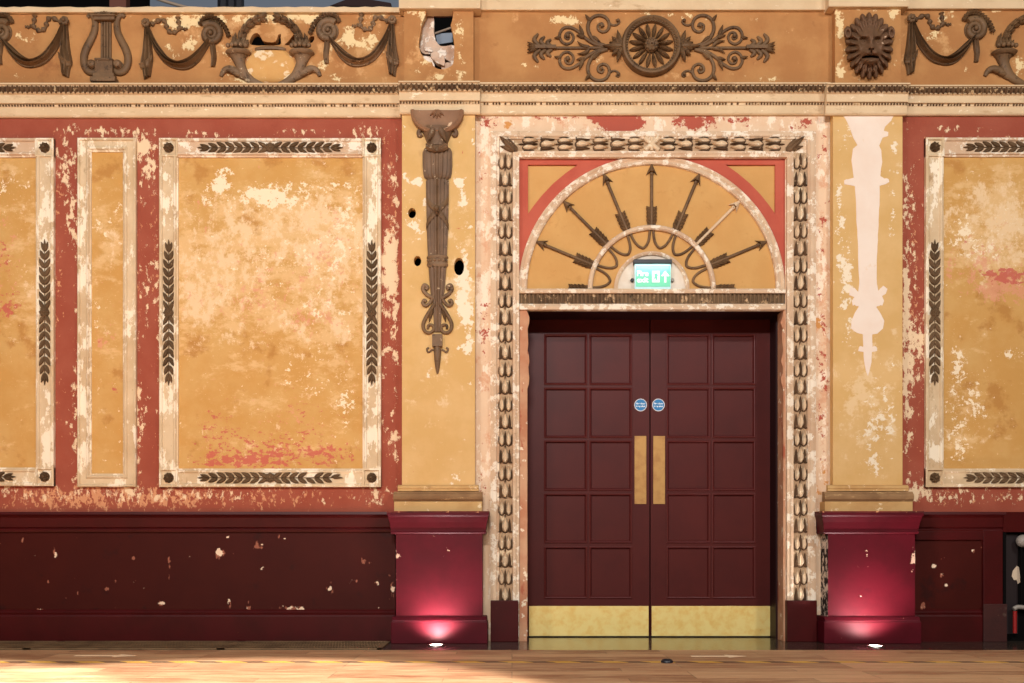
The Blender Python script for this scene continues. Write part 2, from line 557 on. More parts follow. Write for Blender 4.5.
M['scar'] = worn('bare_white_plaster', (240, 222, 206), (236, 214, 196), [dict(c=(230, 198, 160), s=8, t=0.66, w=0.06, o=0.6)], rough=0.95, bump=0.15)
M['pipered'] = plain('red_pipe_paint', (150, 26, 24), 0.4)
M['pipegrey'] = plain('grey_pipe_paint', (150, 140, 130), 0.5)
M['paper'] = plain('torn_paper', (214, 190, 164), 0.9)
M['yellow'] = None


def brass_mat(name, c, c2, rough):
    m, nt, bs = nodes_of(name)
    pos = mk(nt, 'ShaderNodeNewGeometry').outputs['Position']
    col = mixc(nt, ramp(nt, noise(nt, pos, 14, 7, 0.65), 0.4, 0.7), lin(c), lin(c2))
    col = mixc(nt, ramp(nt, noise(nt, pos, 26, 9, 0.7, off=5.0), 0.69, 0.72), col, lin((110, 70, 40)))
    nt.links.new(col, bs.inputs['Base Color'])
    bs.inputs['Metallic'].default_value = 0.3
    nt.links.new(math_(nt, 'MULTIPLY_ADD', noise(nt, pos, 20, 5, 0.6, off=2.0), 0.2, rough), bs.inputs['Roughness'])
    return m


M['brass'] = brass_mat('worn_brass', (255, 228, 146), (248, 206, 116), 0.26)
M['brass_dull'] = brass_mat('dull_brass', (184, 140, 78), (166, 118, 64), 0.42)


def wood_floor():
    m, nt, bs = nodes_of('oak_floorboards')
    pos = mk(nt, 'ShaderNodeNewGeometry').outputs['Position']
    br = mk(nt, 'ShaderNodeTexBrick')
    br.offset = 0.37; br.offset_frequency = 3
    for k, v in (('Color1', lin((196, 148, 108))), ('Color2', lin((140, 86, 56))), ('Mortar', lin((60, 36, 24)))): br.inputs[k].default_value = v
    br.inputs['Scale'].default_value = 1.0; br.inputs['Mortar Size'].default_value = 0.002
    br.inputs['Brick Width'].default_value = 0.95; br.inputs['Row Height'].default_value = 0.14
    nt.links.new(pos, br.inputs['Vector'])
    c = mixc(nt, ramp(nt, noise(nt, pos, 3, 7, 0.65, (1, 9, 1)), 0.4, 0.75), br.outputs['Color'], lin((206, 170, 128)))
    g = ramp(nt, noise(nt, pos, 4, 8, 0.7, (1, 14, 1), off=4.0), 0.56, 0.72)
    c = mixc(nt, math_(nt, 'MULTIPLY', g, 0.8), c, lin((104, 68, 46)))
    g2 = ramp(nt, noise(nt, pos, 9, 8, 0.75, (1, 18, 1), off=9.0), 0.58, 0.66)
    c = mixc(nt, math_(nt, 'MULTIPLY', g2, 0.6), c, lin((232, 200, 160)))
    g3 = ramp(nt, noise(nt, pos, 16, 8, 0.75, (.6, 16, 1), off=14.0), 0.60, 0.66)
    c = mixc(nt, math_(nt, 'MULTIPLY', g3, 0.6), c, lin((92, 60, 42)))
    nt.links.new(c, bs.inputs['Base Color'])
    bs.inputs['Roughness'].default_value = 0.5
    return m


M['wood'] = wood_floor()
M['stone'] = plain('dark_polished_stone', (66, 56, 48), 0.16, spec=0.6, var=(50, 40, 34), scale=7)
M['grille'] = plain('bronze_grille', (150, 120, 86), 0.45, 0.3, var=(112, 88, 62), scale=6)
M['arrowtape'] = plain('cream_arrow_tape', (244, 214, 176), 0.6)


def hazard():
    m, nt, bs = nodes_of('yellow_black_tape')
    pos = mk(nt, 'ShaderNodeNewGeometry').outputs['Position']
    sx = mk(nt, 'ShaderNodeSeparateXYZ'); nt.links.new(pos, sx.inputs[0])
    v = math_(nt, 'ADD', sx.outputs[0], math_(nt, 'MULTIPLY', sx.outputs[1], 1.5))
    v = math_(nt, 'FRACT', math_(nt, 'MULTIPLY', v, 3.6))
    k = ramp(nt, v, 0.52, 0.54)
    nt.links.new(mixc(nt, k, lin((222, 170, 44)), lin((62, 42, 28))), bs.inputs['Base Color'])
    bs.inputs['Roughness'].default_value = 0.6
    return m


M['tape'] = hazard()

# ------------------------------------------------------------------ setting: floor, walls, upper void
XL, XR = -6.0, 6.0
MB().grid([[(x, y, 0.0) for y in (-12, -9, -6, -3, -0.597)] for x in (-9, -6, -3, 0, 3, 6, 9)]).build('floor', M['wood'])['kind'] = 'structure'
fl = MB().grid([[(x, y, 0.0) for y in (-0.597, 0.0, 0.35)] for x in (-9, -4, 0, 4, 9)]).build('floor.001', M['stone'])
fl['kind'] = 'structure'; fl['label'] = 'dark polished stone strip along the foot of the wall'

WT = 0.12      # wall thickness
xdl, xdr = WX(477), WX(831)                     # door bay
wall = root('wall_back', (0, 0, 0), 'old theatre wall of flaking red and ochre plaster', None, None, 'structure')
red_blobs_l = dict(peel=[(66, 160, 10, 40, .7), (82, 250, 6, 60, .5), (148, 170, 8, 30, .8), (150, 290, 9, 50, .7), (143, 420, 8, 50, .55), (390, 262, 9, 40, 1.1), (392, 340, 10, 45, .5), (392, 180, 10, 25, .5),
                         (70, 225, 7, 30, .6), (72, 420, 9, 60, .4), (110, 130, 40, 5, .7), (200, 133, 30, 4, .6), (370, 130, 20, 8, .7), (300, 131, 30, 3, .7), (143, 145, 12, 10, .8), (392, 440, 9, 30, .6),
                         ('rect', 77, 137, 137, 488, .30, 6), ('rect', 159, 382, 138, 488, .28, 5), ('rect', -60, 55, 138, 488, .28, 5), (396, 300, 4, 200, .35),
                         (20, 497, 60, 8, .55), (130, 497, 60, 9, .6), (215, 495, 50, 8, .5), (330, 500, 60, 8, .35), (380, 497, 15, 12, .6)],
                   tan=[(60, 500, 70, 12, .8), (180, 500, 80, 12, .7), (310, 500, 80, 10, .4), (150, 240, 10, 120, .3), (60, 240, 9, 120, .25), (393, 250, 9, 120, .5), ('rect', 77, 137, 137, 488, .25, 8), ('rect', 159, 382, 138, 488, .22, 8), ('rect', -60, 55, 138, 488, .22, 8)])
plate(XL, WX(404), WZ(516), WZ(116), 0.0, red_blobs_l).build('red_plaster', M['red'], wall)
red_blobs_r = dict(peel=[(912, 200, 9, 40, .6), (912, 280, 10, 40, .6), (914, 345, 12, 40, .75), (912, 420, 9, 50, .6), (950, 128, 40, 5, .5), (930, 497, 40, 9, .6), (1000, 498, 40, 8, .5), (912, 490, 10, 15, .7), ('rect', 926, 1100, 138, 488, .32, 5), (905, 300, 4, 200, .5)],
                   tan=[(960, 500, 80, 10, .4), (912, 300, 9, 150, .45), ('rect', 926, 1100, 138, 488, .25, 8)])
plate(xdr, XR, WZ(516), WZ(116), 0.0, red_blobs_r).build('red_plaster', M['red'], wall)

# plaster face around the doorcase (left strip, right strip, head)
sur_l = dict(red=[(483, 125, 8, 14, .8), (480, 170, 6, 25, .5), (484, 330, 8, 50, .55), (487, 420, 8, 40, .35), (482, 230, 5, 50, .3), (484, 480, 7, 30, .35)], rose=[(483, 300, 10, 200, .55)], ochre=[(495, 140, 6, 8, .5)])
sur_r = dict(red=[(824, 135, 8, 20, .7), (822, 210, 7, 40, .6), (822, 300, 7, 40, .5), (824, 370, 8, 40, .6), (822, 440, 7, 40, .5)], rose=[(822, 300, 10, 200, .6)], ochre=[(819, 326, 6, 12, .9), (822, 480, 8, 20, .6)])
sur_h = dict(red=[(608, 123, 15, 10, 1.6), (630, 123, 14, 10, 1.6), (692, 123, 18, 9, 1.3), (560, 117, 60, 3, .9), (730, 118, 30, 5, .7), (800, 122, 30, 9, .6), (485, 122, 14, 10, .8), (740, 124, 12, 8, .6)], rose=[(650, 120, 200, 10, .3)], ochre=[(510, 124, 8, 5, .8)])
xo0, xo1 = WX(489), WX(817)                     # behind the doorcase
plate(WX(473.5), WX(519), 0.0, WZ(133), 0.0, sur_l, back=False).build('plaster_strip', M['surround'], wall)
plate(WX(785), xdr, 0.0, WZ(133), 0.0, sur_r, back=False).build('plaster_strip', M['surround'], wall)
plate(WX(473.5), xdr, WZ(133), WZ(112), 0.0, sur_h, back=False).build('plaster_strip', M['surround'], wall)


def jag(pts, y, n=3, amp=0.9):
    """ragged outline in the wall plane from photo points"""
    sp = spline(pts, n, True)
    return [W(a + random.uniform(-amp, amp), b + random.uniform(-amp, amp), y) for a, b in sp]


def crop(x0, y0, k, pts): return [(x0 + a / k, y0 + b / k) for a, b in pts]


h1 = jag(crop(210, 5, 7.59, [(300, 275), (325, 225), (360, 212), (385, 240), (400, 268), (440, 284), (500, 278), (516, 230), (538, 222), (537, 270), (530, 303), (420, 307), (310, 302)]), 0, 2, .3)
h2 = jag(crop(210, 5, 7.59, [(565, 303), (600, 270), (635, 222), (655, 240), (640, 275), (600, 303)]), 0, 2, .3)
h3 = jag(crop(210, 5, 7.59, [(748, 262), (765, 240), (792, 238), (786, 275), (762, 286)]), 0, 2, .25)
fr_l = dict(peel=[(28, 38, 12, 8, .75), (18, 76, 14, 3, .6), (165, 22, 25, 6, .7), (200, 22, 35, 9, 1.0), (170, 50, 14, 12, .6), (192, 45, 12, 10, .9), (262, 18, 30, 7, .9), (225, 50, 10, 18, .7), (240, 78, 14, 8, .7), (252, 65, 8, 18, .9), (300, 16, 30, 8, .8), (320, 20, 16, 8, .9), (346, 40, 14, 12, 1.1),
                     (375, 45, 14, 14, .9), (340, 78, 16, 5, .7), (326, 55, 6, 14, .7), (360, 20, 16, 8, .5), (303, 60, 8, 16, .7), (380, 15, 20, 3, .7), (152, 60, 3, 14, .3), (90, 16, 60, 3, .3), (320, 70, 8, 10, .5)],
            wash=[(260, 30, 60, 30, .7), (370, 40, 40, 40, .5), (200, 30, 40, 20, .5), (310, 70, 60, 20, .4)], dark=[(60, 60, 70, 30, .5)])
plate(XL, WX(406), WZ(90), WZ(8), 0.0, fr_l, holes=(h1, h2, h3), depth=0.05).build('frieze', M['frieze'], wall)
fr_c = dict(peel=[(550, 18, 28, 4, .75), (570, 22, 16, 5, .9), (600, 50, 6, 14, .7), (525, 64, 14, 4, .6), (595, 60, 6, 10, .6), (500, 77, 10, 5, .5), (700, 18, 30, 5, .6), (745, 18, 20, 4, .6), (740, 75, 20, 5, .5), (540, 75, 6, 14, .6), (680, 30, 8, 10, .6), (770, 78, 14, 4, .6), (640, 14, 40, 3, .5)], wash=[(650, 40, 100, 40, .25)])
plate(WX(473), xdr, WZ(90), WZ(8), 0.0, fr_c).build('frieze', M['frieze'], wall)
fr_r = dict(peel=[(932, 36, 12, 5, .9), (948, 14, 14, 5, .9), (925, 42, 8, 8, .6), (942, 20, 4, 10, .7), (995, 11, 16, 3, .8), (1018, 65, 8, 14, .9), (915, 55, 5, 20, .3), (965, 70, 10, 5, .5), (990, 70, 6, 6, .5)], wash=[(940, 40, 40, 30, .3)])
plate(xdr, XR, WZ(90), WZ(8), 0.0, fr_r).build('frieze', M['frieze'], wall)

# dark gallery space behind and above
up = MB()
up.box(XL, XR, 1.9, 2.0, 3.0, 8.0)
up.box(XL, XR, 0.3, 2.0, 3.0, 3.05)
up.box(XL, XR, 0.06, 2.0, 6.0, 6.1)
up.box(XL, WX(505), .16, .2, 0, 3.2)
up.box(WX(800), XR, .16, .2, 0, 3.2)
up.build('wall_gallery', M['void'])['kind'] = 'structure'
tag(MB().box(*[WX(v, 1.8) for v in (150, 432)], 1.8, 1.88, WZ(8, 1.8), WZ(-60, 1.8)).build('window_1', M['bluegrey']), 'grey blue lit opening in the dark gallery above the wall', kind='structure')
tag(MB().box(WX(109, .12), WX(126, .12), .12, .2, WZ(12, .12), WZ(-60, .12)).build('gallery_post', M['voidred'], bevel=.006), 'brown post rising behind the coping above the lyre', 'post')
cb = MB().tube(spline([W(140, -8, .3), W(160, 0, .3), W(180, 6, .3), W(200, 11, .3)], 6), .012, .3, n=8)
tag(cb.build('cable', M['cable'], smooth=60), 'pale cable sloping behind the coping right of the brown post', 'cable')
cb = MB().box(WX(218, .9), WX(243, .9), .9, .94, WZ(9, .9), WZ(-30, .9))
for k in range(4): cb.box(WX(218 + k * 8, .88), WX(219 + k * 8, .88), .86, .9, WZ(9, .9), WZ(-30, .9))
tag(cb.build('equipment_case', M['black'], bevel=.004), 'black ribbed case in the dark gallery above the cornucopias', 'case')
cb = MB()
cb.prism(WP([(330, 9), (348, 2), (362, 1), (392, 6), (392, 11)], .5), .45, .6)
tag(cb.build('draped_cloth', plain('dark_drape', (40, 18, 18), .9), bevel=.01), 'dark red cloth heap behind the coping beside the left pilaster', 'cloth')

# ------------------------------------------------------------------ cornice, coping
def cornice(parent_name, x0, x1, yb, zt, zb, label, part_of=None):
    """leaf moulding over two fascias; zt/zb photo rows of its top and bottom"""
    yy = yb - 0.05
    k = (zb - zt) / 31.0
    Z = lambda r: WZ(zt + r * k, yy)
    r = part_of or root(parent_name, ((x0 + x1) / 2, yb, Z(31)), label, None, None, 'structure')
    b = MB()
    b.extrude_x([(yb, Z(0)), (yb - .085, Z(0)), (yb - .088, Z(1.6)), (yb - .074, Z(2.2)), (yb - .066, Z(9.2)), (yb - .052, Z(10)), (yb - .052, Z(18.6)), (yb - .034, Z(19)), (yb - .034, Z(21.3)),
                 (yb - .030, Z(22)), (yb - .028, Z(29.5)), (yb - .018, Z(31)), (yb, Z(31))], x0, x1)
    b.build('fascia', M['cornice'], r, bevel=.002)
    lf = MB()
    n = max(4, int((x1 - x0) / 0.034)); w = (x1 - x0) / n
    for i in range(n):
        c = x0 + (i + .5) * w
        lf.leaf((c, Z(1.8)), (c, Z(10.2)), w * .95, yb - .070, .016, n=5, tip=.8)
        lf.leaf((c + w * .5, Z(2.5)), (c + w * .5, Z(9.0)), w * .3, yb - .070, .014, n=4)
    lf.build('leaf_moulding', M['leafdark'], r, smooth=50)
    bd = MB()
    n = max(6, int((x1 - x0) / 0.021)); w = (x1 - x0) / n
    for i in range(n):
        if part_of is None and random.random() < .12: continue
        c = x0 + (i + .5) * w
        bd.ball(c, yb - .040, Z(20.2), w * .36, n=6, m=4, rz=abs(Z(19) - Z(21.3)) * .5)
    bd.build('beading', M['leafdark'], r, smooth=60)
    return r


cornice('trim_1', XL, WX(401, -.05), 0, 85, 115.5, 'grimy leaf cornice over the left red wall')
cornice('trim_2', WX(477, -.05), WX(829, -.05), 0, 84.5, 113, 'leaf cornice over the doorway')
cornice('trim_3', WX(906, -.05), XR, 0, 87, 113.5, 'leaf cornice over the right red wall')


def coping(name, x0, x1, y0, top, bot, label, rough=0.0):
    zb, zt = WZ(bot, y0), WZ(top, y0)
    m = MB()
    h = zt - zb
    prof0 = [(.0, zb), (y0 + .003, zb), (y0, zb + .004), (y0, zt - .006), (y0 + .008, zt), (.1, zt)]
    n = max(2, int((x1 - x0) / .05))
    rows = []
    for i in range(n + 1):
        d = random.uniform(-1, .4) * rough
        rows.append([(x0 + (x1 - x0) * i / n, y, z + (d if z > zt - .01 else 0)) for y, z in prof0])
    m.grid(rows)
    m.add(rows[0], [tuple(range(len(prof0)))]); m.add(rows[-1], [tuple(range(len(prof0)))])
    o = m.build(name, M['cornice'], loc=((x0 + x1) / 2, 0, zb))
    return tag(o, label, kind='structure')


coping('trim_4', XL, WX(399, -.1), -.03, 6, 12, 'low broken coping above the left frieze', .006)
coping('trim_5', WX(399, -.1), WX(480.5, -.1), -.105, -14, 8.2, 'coping block over the left pilaster')
coping('trim_6', WX(479, -.03), WX(830, -.03), -.03, -14, 9.6, 'coping above the frieze over the doorway')
coping('trim_7', WX(828.5, -.1), WX(908.5, -.1), -.105, -14, 6.3, 'coping block over the lion head')
coping('trim_8', WX(907, -.03), XR, -.03, -14, 8.3, 'coping above the right frieze')

# ------------------------------------------------------------------ pilasters and pedestals
PY = -0.07


def pilaster(x0p, x1p, label, blobs, holes_px=(), fblobs=None, fhole=None, cblock=(399, 480), base_px=(394, 482), cz=(84, 112)):
    y = PY
    x0, x1 = WX(x0p, y), WX(x1p, y)
    r = root('pilaster', ((x0 + x1) / 2, 0, WZ(512)), label, 'pilaster')
    holes = [[W(cx + rx * math.cos(a), cy + ry * math.sin(a), y) for a in [2 * PI * k / 14 for k in range(14)]] for cx, cy, rx, ry in holes_px]
    plate(x0, x1, WZ(492, y), WZ(cz[1] - 2, y), y, blobs, holes=holes, depth=.065, res=.015).build('shaft', M['buff'], r)
    # frieze block
    hf = [fhole] if fhole else []
    plate(WX(x0p + 2.0, y), WX(x1p - 1.5, y), WZ(88, y), WZ(5, y), y, fblobs, holes=hf, depth=.065, res=.015).build('frieze_block', M['frieze'], r)
    # capital: the cornice breaks forward
    cornice(None, WX(cblock[0], y - .05), WX(cblock[1], y - .05), y, cz[0] - 1, cz[1], None, part_of=r)
    # moulded base
    b = MB()
    bx0, bx1 = WX(base_px[0], y - .05), WX(base_px[1], y - .05)
    Z = lambda p: WZ(p, y - .04)
    def ring(d, za, zb_, ins):
        b.box(bx0 + ins, bx1 - ins, 0, y - d, za, zb_)
    ring(.045, Z(512), Z(501.5), .0)
    b.extrude_x([(y, Z(491.2)), (y - .040, Z(491)), (y - .034, Z(489.5)), (y - .040, Z(488)), (y - .036, Z(486)), (y - .014, Z(484.8)), (y, Z(484.5))], bx0 + .024, bx1 - .024)
    b.build('base_moulding', worn('pilaster_base_paint', (206, 166, 110), (190, 146, 92), [dict(c=(150, 108, 66), s=9, t=.58, w=.1, o=.6, st=(.5, 1, 2), r=.72), dict(c=(236, 210, 168), s=14, t=.60, w=.04, r=.72)], rough=.85), r, bevel=.002)
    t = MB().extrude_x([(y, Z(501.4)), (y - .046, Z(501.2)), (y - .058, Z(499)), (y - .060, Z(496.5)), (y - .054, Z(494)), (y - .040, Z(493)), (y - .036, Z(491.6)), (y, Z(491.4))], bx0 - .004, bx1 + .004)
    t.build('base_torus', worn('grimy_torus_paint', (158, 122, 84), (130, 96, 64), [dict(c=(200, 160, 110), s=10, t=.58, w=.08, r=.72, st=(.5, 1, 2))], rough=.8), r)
    return r


rub = jag(crop(395, 0, 7.59, [(290, 75), (430, 72), (440, 120), (425, 190), (440, 260), (450, 340), (450, 420), (440, 490), (390, 520), (330, 525), (290, 500), (275, 470), (225, 450), (180, 350), (190, 260), (205, 180), (235, 100), (245, 75)]), PY, 2, .35)
pil_l = pilaster(402, 475, 'buff pilaster with a long brown torch relief left of the door',
                 dict(peel=[(417, 225, 7, 14, .8), (405, 240, 5, 60, .5), (464, 270, 10, 60, .7), (463, 200, 6, 14, .7), (470, 330, 5, 50, .6), (418, 182, 8, 5, 1.4), (458, 182, 8, 5, 1.4), (424, 205, 5, 9, .8), (462, 346, 8, 8, .6), (428, 375, 6, 6, .5), (456, 480, 14, 8, .5), (404, 150, 3, 40, .6), (408, 470, 8, 20, .3), (440, 430, 20, 30, .1), (473, 140, 3, 20, .6), (460, 300, 8, 30, .5)],
                      wash=[(460, 280, 18, 80, .9), (430, 420, 30, 60, .35)], red=[(412, 345, 6, 10, .3)]),
                 holes_px=[(412, 213, 4.0, 5.2), (417.5, 261, 3.8, 5.2), (459, 266.5, 5.2, 9.0)],
                 fblobs=dict(peel=[(425, 40, 10, 30, .9), (460, 40, 6, 34, .8), (440, 76, 24, 5, .8), (410, 50, 6, 8, .4), (415, 13, 12, 4, .8), (470, 50, 5, 4, .5)], wash=[(440, 45, 40, 40, .6)]), fhole=rub)
M_rub = MB()
ry = 0.02
# rubble inside the broken block
def lump(cx, cy, rx, ry_, d, dep):
    m = MB()
    pts = []
    for k in range(9):
        a = 2 * PI * k / 9; q = random.uniform(.75, 1.15)
        pts.append(W(cx + rx * q * math.cos(a), cy + ry_ * q * math.sin(a), d))
    m.prism(pts, d, d + dep)
    return m


RUB = [([(195, 125), (240, 82), (292, 110), (298, 250), (312, 345), (280, 402), (212, 402), (183, 350), (186, 250), (205, 180)], .012, 'pale tall slab of broken plaster on the left inside the frieze hole'),
       ([(225, 330), (300, 300), (350, 345), (448, 345), (455, 430), (440, 480), (372, 442), (300, 400), (230, 385)], -.004, 'pinkish rubble mound across the middle of the frieze hole'),
       ([(272, 402), (330, 392), (378, 440), (372, 498), (325, 478), (284, 446)], -.045, 'pale cream plaster shard lying tilted at the bottom of the frieze hole'),
       ([(205, 425), (272, 432), (290, 470), (300, 505), (240, 480)], -.02, 'small grey pink rubble piece in the lower left of the frieze hole'),
       ([(374, 480), (440, 476), (436, 512), (385, 526), (352, 522)], -.02, 'small grey rubble piece in the lower right of the frieze hole')]
for pts_, d, lab in RUB:
    tag(MB().prism(jag(crop(395, 0, 7.59, pts_), d, 3, .45), d, d + .05).build('rubble_lump', M['rubble'], bevel=.008), lab, 'rubble', 'rubble in the frieze hole')
tag(MB().box(WX(415, .09), WX(460, .09), .085, .10, WZ(80, .09), WZ(48, .09)).build('backing_board', plain('dark_brown_backing', (56, 26, 18), .9), bevel=.002), 'dark brown board behind the rubble in the frieze hole', 'board')
tag(MB().prism(WP([(435.5, 33.5), (452.5, 32.5), (453, 42), (437, 44.5)], .1), .1, .13).build('metal_sheet', plain('pale_blue_metal', (128, 140, 156), .5), bevel=.003), 'pale blue grey metal sheet seen through the hole in the left frieze block', 'sheet')
tag(MB().tube([W(434, 34, .09), W(451, 28, .09)], .008, .09, n=8).build('batten', M['cable'], smooth=60), 'pale batten crossing the hole above the blue sheet', 'batten')
tag(MB().box(WX(427, .0), WX(455, .0), -.02, .03, WZ(15.5), WZ(9)).build('timber_lintel', M['voidred'], bevel=.004), 'brown timber across the top of the hole in the left frieze block', 'timber')

pil_r = pilaster(833, 902.5, 'buff pilaster with a bare white torch scar right of the door',
                 dict(peel=[(845, 140, 8, 20, .6), (842, 240, 8, 50, .75), (848, 290, 8, 30, .8), (895, 190, 6, 40, .6), (895, 140, 6, 16, .5), (892, 232, 5, 6, .8), (888, 420, 14, 30, .55), (870, 440, 14, 30, .5), (880, 470, 14, 14, .5), (892, 365, 6, 8, .7), (850, 340, 10, 30, .4), (838, 190, 4, 30, .5), (875, 395, 14, 30, .4)],
                      wash=[(870, 400, 40, 60, .8)]),
                 fblobs=dict(peel=[(840, 30, 7, 24, 1.0), (840, 70, 6, 12, 1.0), (893, 60, 8, 12, .8), (870, 9, 30, 4, .7), (893, 25, 6, 14, .7), (893, 12, 5, 5, .8), (860, 80, 10, 4, .3)], wash=[(865, 45, 40, 40, .3)]),
                 cblock=(826.5, 908.5), base_px=(825, 913), cz=(86, 113))


def pedestal(c0, c1, d0, d1, b0, b1, label, blobs, side=0):
    yd = -.16
    x0, x1 = WX(d0, yd), WX(d1, yd)
    r = root('pedestal', ((x0 + x1) / 2, -.1, 0), label, 'pedestal', 'crimson pedestals beside the door')
    y = yd
    die = plate(x0, x1, WZ(620, y), WZ(531, y), y, blobs, res=.02, depth=.16)
    die.build('die', M['pedestal'], r)
    yb = -.19
    bx0, bx1 = WX(b0, yb), WX(b1, yb)
    b = MB()
    b.box(bx0, bx1, 0, yb, 0, WZ(622, yb))
    zt, zc = WZ(622, yb), WZ(616.5, yd)
    b.extrude_x([(0, zt), (yb, zt), (yb + .004, zt + .012), (yd - .012, zc - .006), (yd - .008, zc), (0, zc)], bx0 + .006, bx1 - .006)
    b.build('plinth', M['pedestal'], r, bevel=.004)
    c = MB()
    cx0, cx1 = WX(c0, -.2), WX(c1, -.2)
    zb, zt = WZ(534, -.17), WZ(512.5, -.2)
    hh = zt - zb
    steps = [(0.0, -.168, .026), (.08, -.178, .020), (.15, -.170, .023), (.30, -.172, .020), (.55, -.180, .014), (.80, -.194, .005), (.88, -.206, .0), (1.0, -.206, .0)]
    rows = []
    for t, yy, ins in steps:
        z = zb + hh * t
        rows.append([(cx0 + ins, 0, z), (cx0 + ins, yy, z), (cx1 - ins, yy, z), (cx1 - ins, 0, z)])
    c.grid(rows)
    c.add(rows[-1], [(0, 1, 2, 3)]); c.add(rows[0], [(3, 2, 1, 0)])
    c.build('cap', M['pedestal'], r, bevel=.002)
    t = MB()
    t.box(cx0 - .001, cx1 + .001, 0, -.2075, zt, zt + .010)
    t.build('top_board', worn('chipped_board_edge', (112, 44, 34), (72, 22, 20), [dict(c=(206, 140, 96), s=20, t=.58, w=.04)], rough=.7), r)
    return r


pedestal(387, 489, 396, 482.5, 391, 487.5, 'crimson pedestal under the pilaster left of the door', dict(peel=[(450, 595, 12, 6, .4), (440, 545, 10, 12, .35), (397, 570, 3, 40, .7)]))
rp = pedestal(822, 923.5, 828, 915, 824.3, 921.5, 'crimson pedestal under the pilaster right of the door', dict(peel=[(845, 577, 6, 4, .5), (914, 560, 3, 14, .8), (870, 560, 20, 20, .2)]))

cs = MB().box(WX(828, -.16) - .0015, WX(828, -.16), -.158, -.002, WZ(617, -.1), WZ(534, -.1)).build('side_face', M['chipped'], rp)
cs['label'] = 'black paint flaking to white on the side facing the door'

# ------------------------------------------------------------------ wainscot (dado)
def dado_run(name, x0, x1, label, blobs, cap_rows):
    r = root(name, ((x0 + x1) / 2, 0, 0), label, None, None, 'structure')
    rg = random.Random(5)
    s_ = FPX / (CAM_D - .02)
    blobs = dict(peel=blobs['peel'] + [(rg.uniform(max(0, 512 + x0 * s_), 512 + x1 * s_), rg.uniform(536, 610), rg.uniform(1.0, 2.0), rg.uniform(1.2, 3.4), rg.uniform(.55, .85)) for _ in range(int(22 * (x1 - max(x0, -3.7))))])
    plate(x0, x1, WZ(613, -.02), WZ(530, -.02), -.02, blobs, depth=.02, res=.012).build('dado_panel', M['dado'], r)
    Z = lambda p: WZ(p, -.05)
    MB().extrude_x([(0, Z(511.5)), (-.066, Z(512)), (-.070, Z(514.5)), (-.056, Z(516.5)), (-.050, Z(518)), (-.046, Z(cap_rows - 5)), (-.034, Z(cap_rows - 3.4)), (-.040, Z(cap_rows - 2)), (-.036, Z(cap_rows)), (0, Z(cap_rows))], x0, x1).build('dado_rail', M['dadotrim'], r)
    Z = lambda p: WZ(p, -.045)
    MB().extrude_x([(0, 0), (-.045, 0), (-.045, Z(616.5)), (-.040, Z(615.2)), (-.034, Z(614.4)), (-.038, Z(612.6)), (-.03, Z(611)), (-.02, Z(609.8)), (0, Z(609.8))], x0, x1).build('skirting', M['dadotrim'], r)
    return r


dado_run('baseboard_left', XL, WX(394, -.1), 'dark oxblood wainscot along the left wall',
         dict(peel=[(220, 552, 6, 6, 1.2), (106, 589, 4, 3, 1.0), (40, 610, 5, 3, .9), (22, 540, 3, 3, .8), (55, 553, 3, 8, .8), (162, 603, 5, 3, .9), (287, 608, 8, 4, 1.1), (300, 609, 6, 4, 1.0), (258, 546, 5, 6, 1.0), (278, 537, 4, 3, .7), (367, 562, 9, 5, .8), (378, 580, 3, 8, .9), (250, 608, 8, 4, .8), (262, 572, 5, 4, .8), (392, 590, 3, 10, 1.0), (355, 580, 8, 4, .7),
                     (88, 560, 4, 3, .8), (27, 588, 3, 5, .8), (170, 560, 2, 14, .8), (330, 590, 4, 8, .7), (228, 602, 3, 4, .8)]), 532)
rr = dado_run('baseboard_right', WX(915, -.1), WX(1003, -.02), 'dark oxblood wainscot right of the right pedestal',
              dict(peel=[(935, 566, 5, 4, 1.0), (942, 575, 4, 3, 1.0), (946, 586, 4, 3, 1.0), (924, 606, 5, 5, 1.0), (975, 545, 8, 6, .5), (936, 600, 4, 4, .7)]), 532)
st = MB().box(WX(983.5, -.045), WX(1003, -.045), 0, -.045, WZ(640, -.045), WZ(530, -.045))
st.build('stile', M['dadotrim'], rr, bevel=.004)
MB().box(WX(916, -.04), WX(984, -.04), -.02, -.038, WZ(540, -.04), WZ(531, -.04)).build('top_rail', M['dadotrim'], rr, bevel=.004)
MB().extrude_x([(0, WZ(532, -.05)), (-.05, WZ(532, -.05)), (-.066, WZ(512, -.05)), (0, WZ(512, -.05))], WX(1003, -.05), XR).build('dado_rail', M['dadotrim'], rr)
MB().box(WX(1062), XR, 0, -.03, 0, WZ(530)).build('dado_panel', M['dado'], rr)
# recess behind the missing wainscot panel
al = MB()
ax0, ax1, az1 = WX(1003), WX(1062), WZ(531)
al.box(ax0 - .02, ax1 + .02, .0, .02, -.01, az1 + .03)
al.box(ax0 - .02, ax0, -.045, .0, 0, az1)
al.build('wall_recess', M['void'])['kind'] = 'structure'
tag(MB().box(WX(1004, -.005), WX(1018, -.005), -.005, 0, WZ(634, -.01), WZ(534, -.01)).build('hatch_board', plain('near_black_board', (30, 18, 20), .5), bevel=.002), 'near black board standing in the open wainscot recess', 'board')
pp = MB().prism(WP([(1012, 576), (1013, 571), (1017, 566), (1019, 567), (1020, 574), (1020.5, 582), (1018, 584), (1017, 580), (1014, 580)], -.012), -.010, -.006)
tag(pp.build('torn_paper', M['paper']), 'torn cream paper stuck to the black board in the recess', 'paper')
vp = root('pipework', (WX(1016), -.05, 0), 'red and grey pipes standing in the open wainscot recess', 'pipes')
MB().tube([W(1014.5, 633, -.05), W(1014.5, 611, -.05)], .014, -.05, n=10).build('red_pipe', M['pipered'], vp, smooth=60)
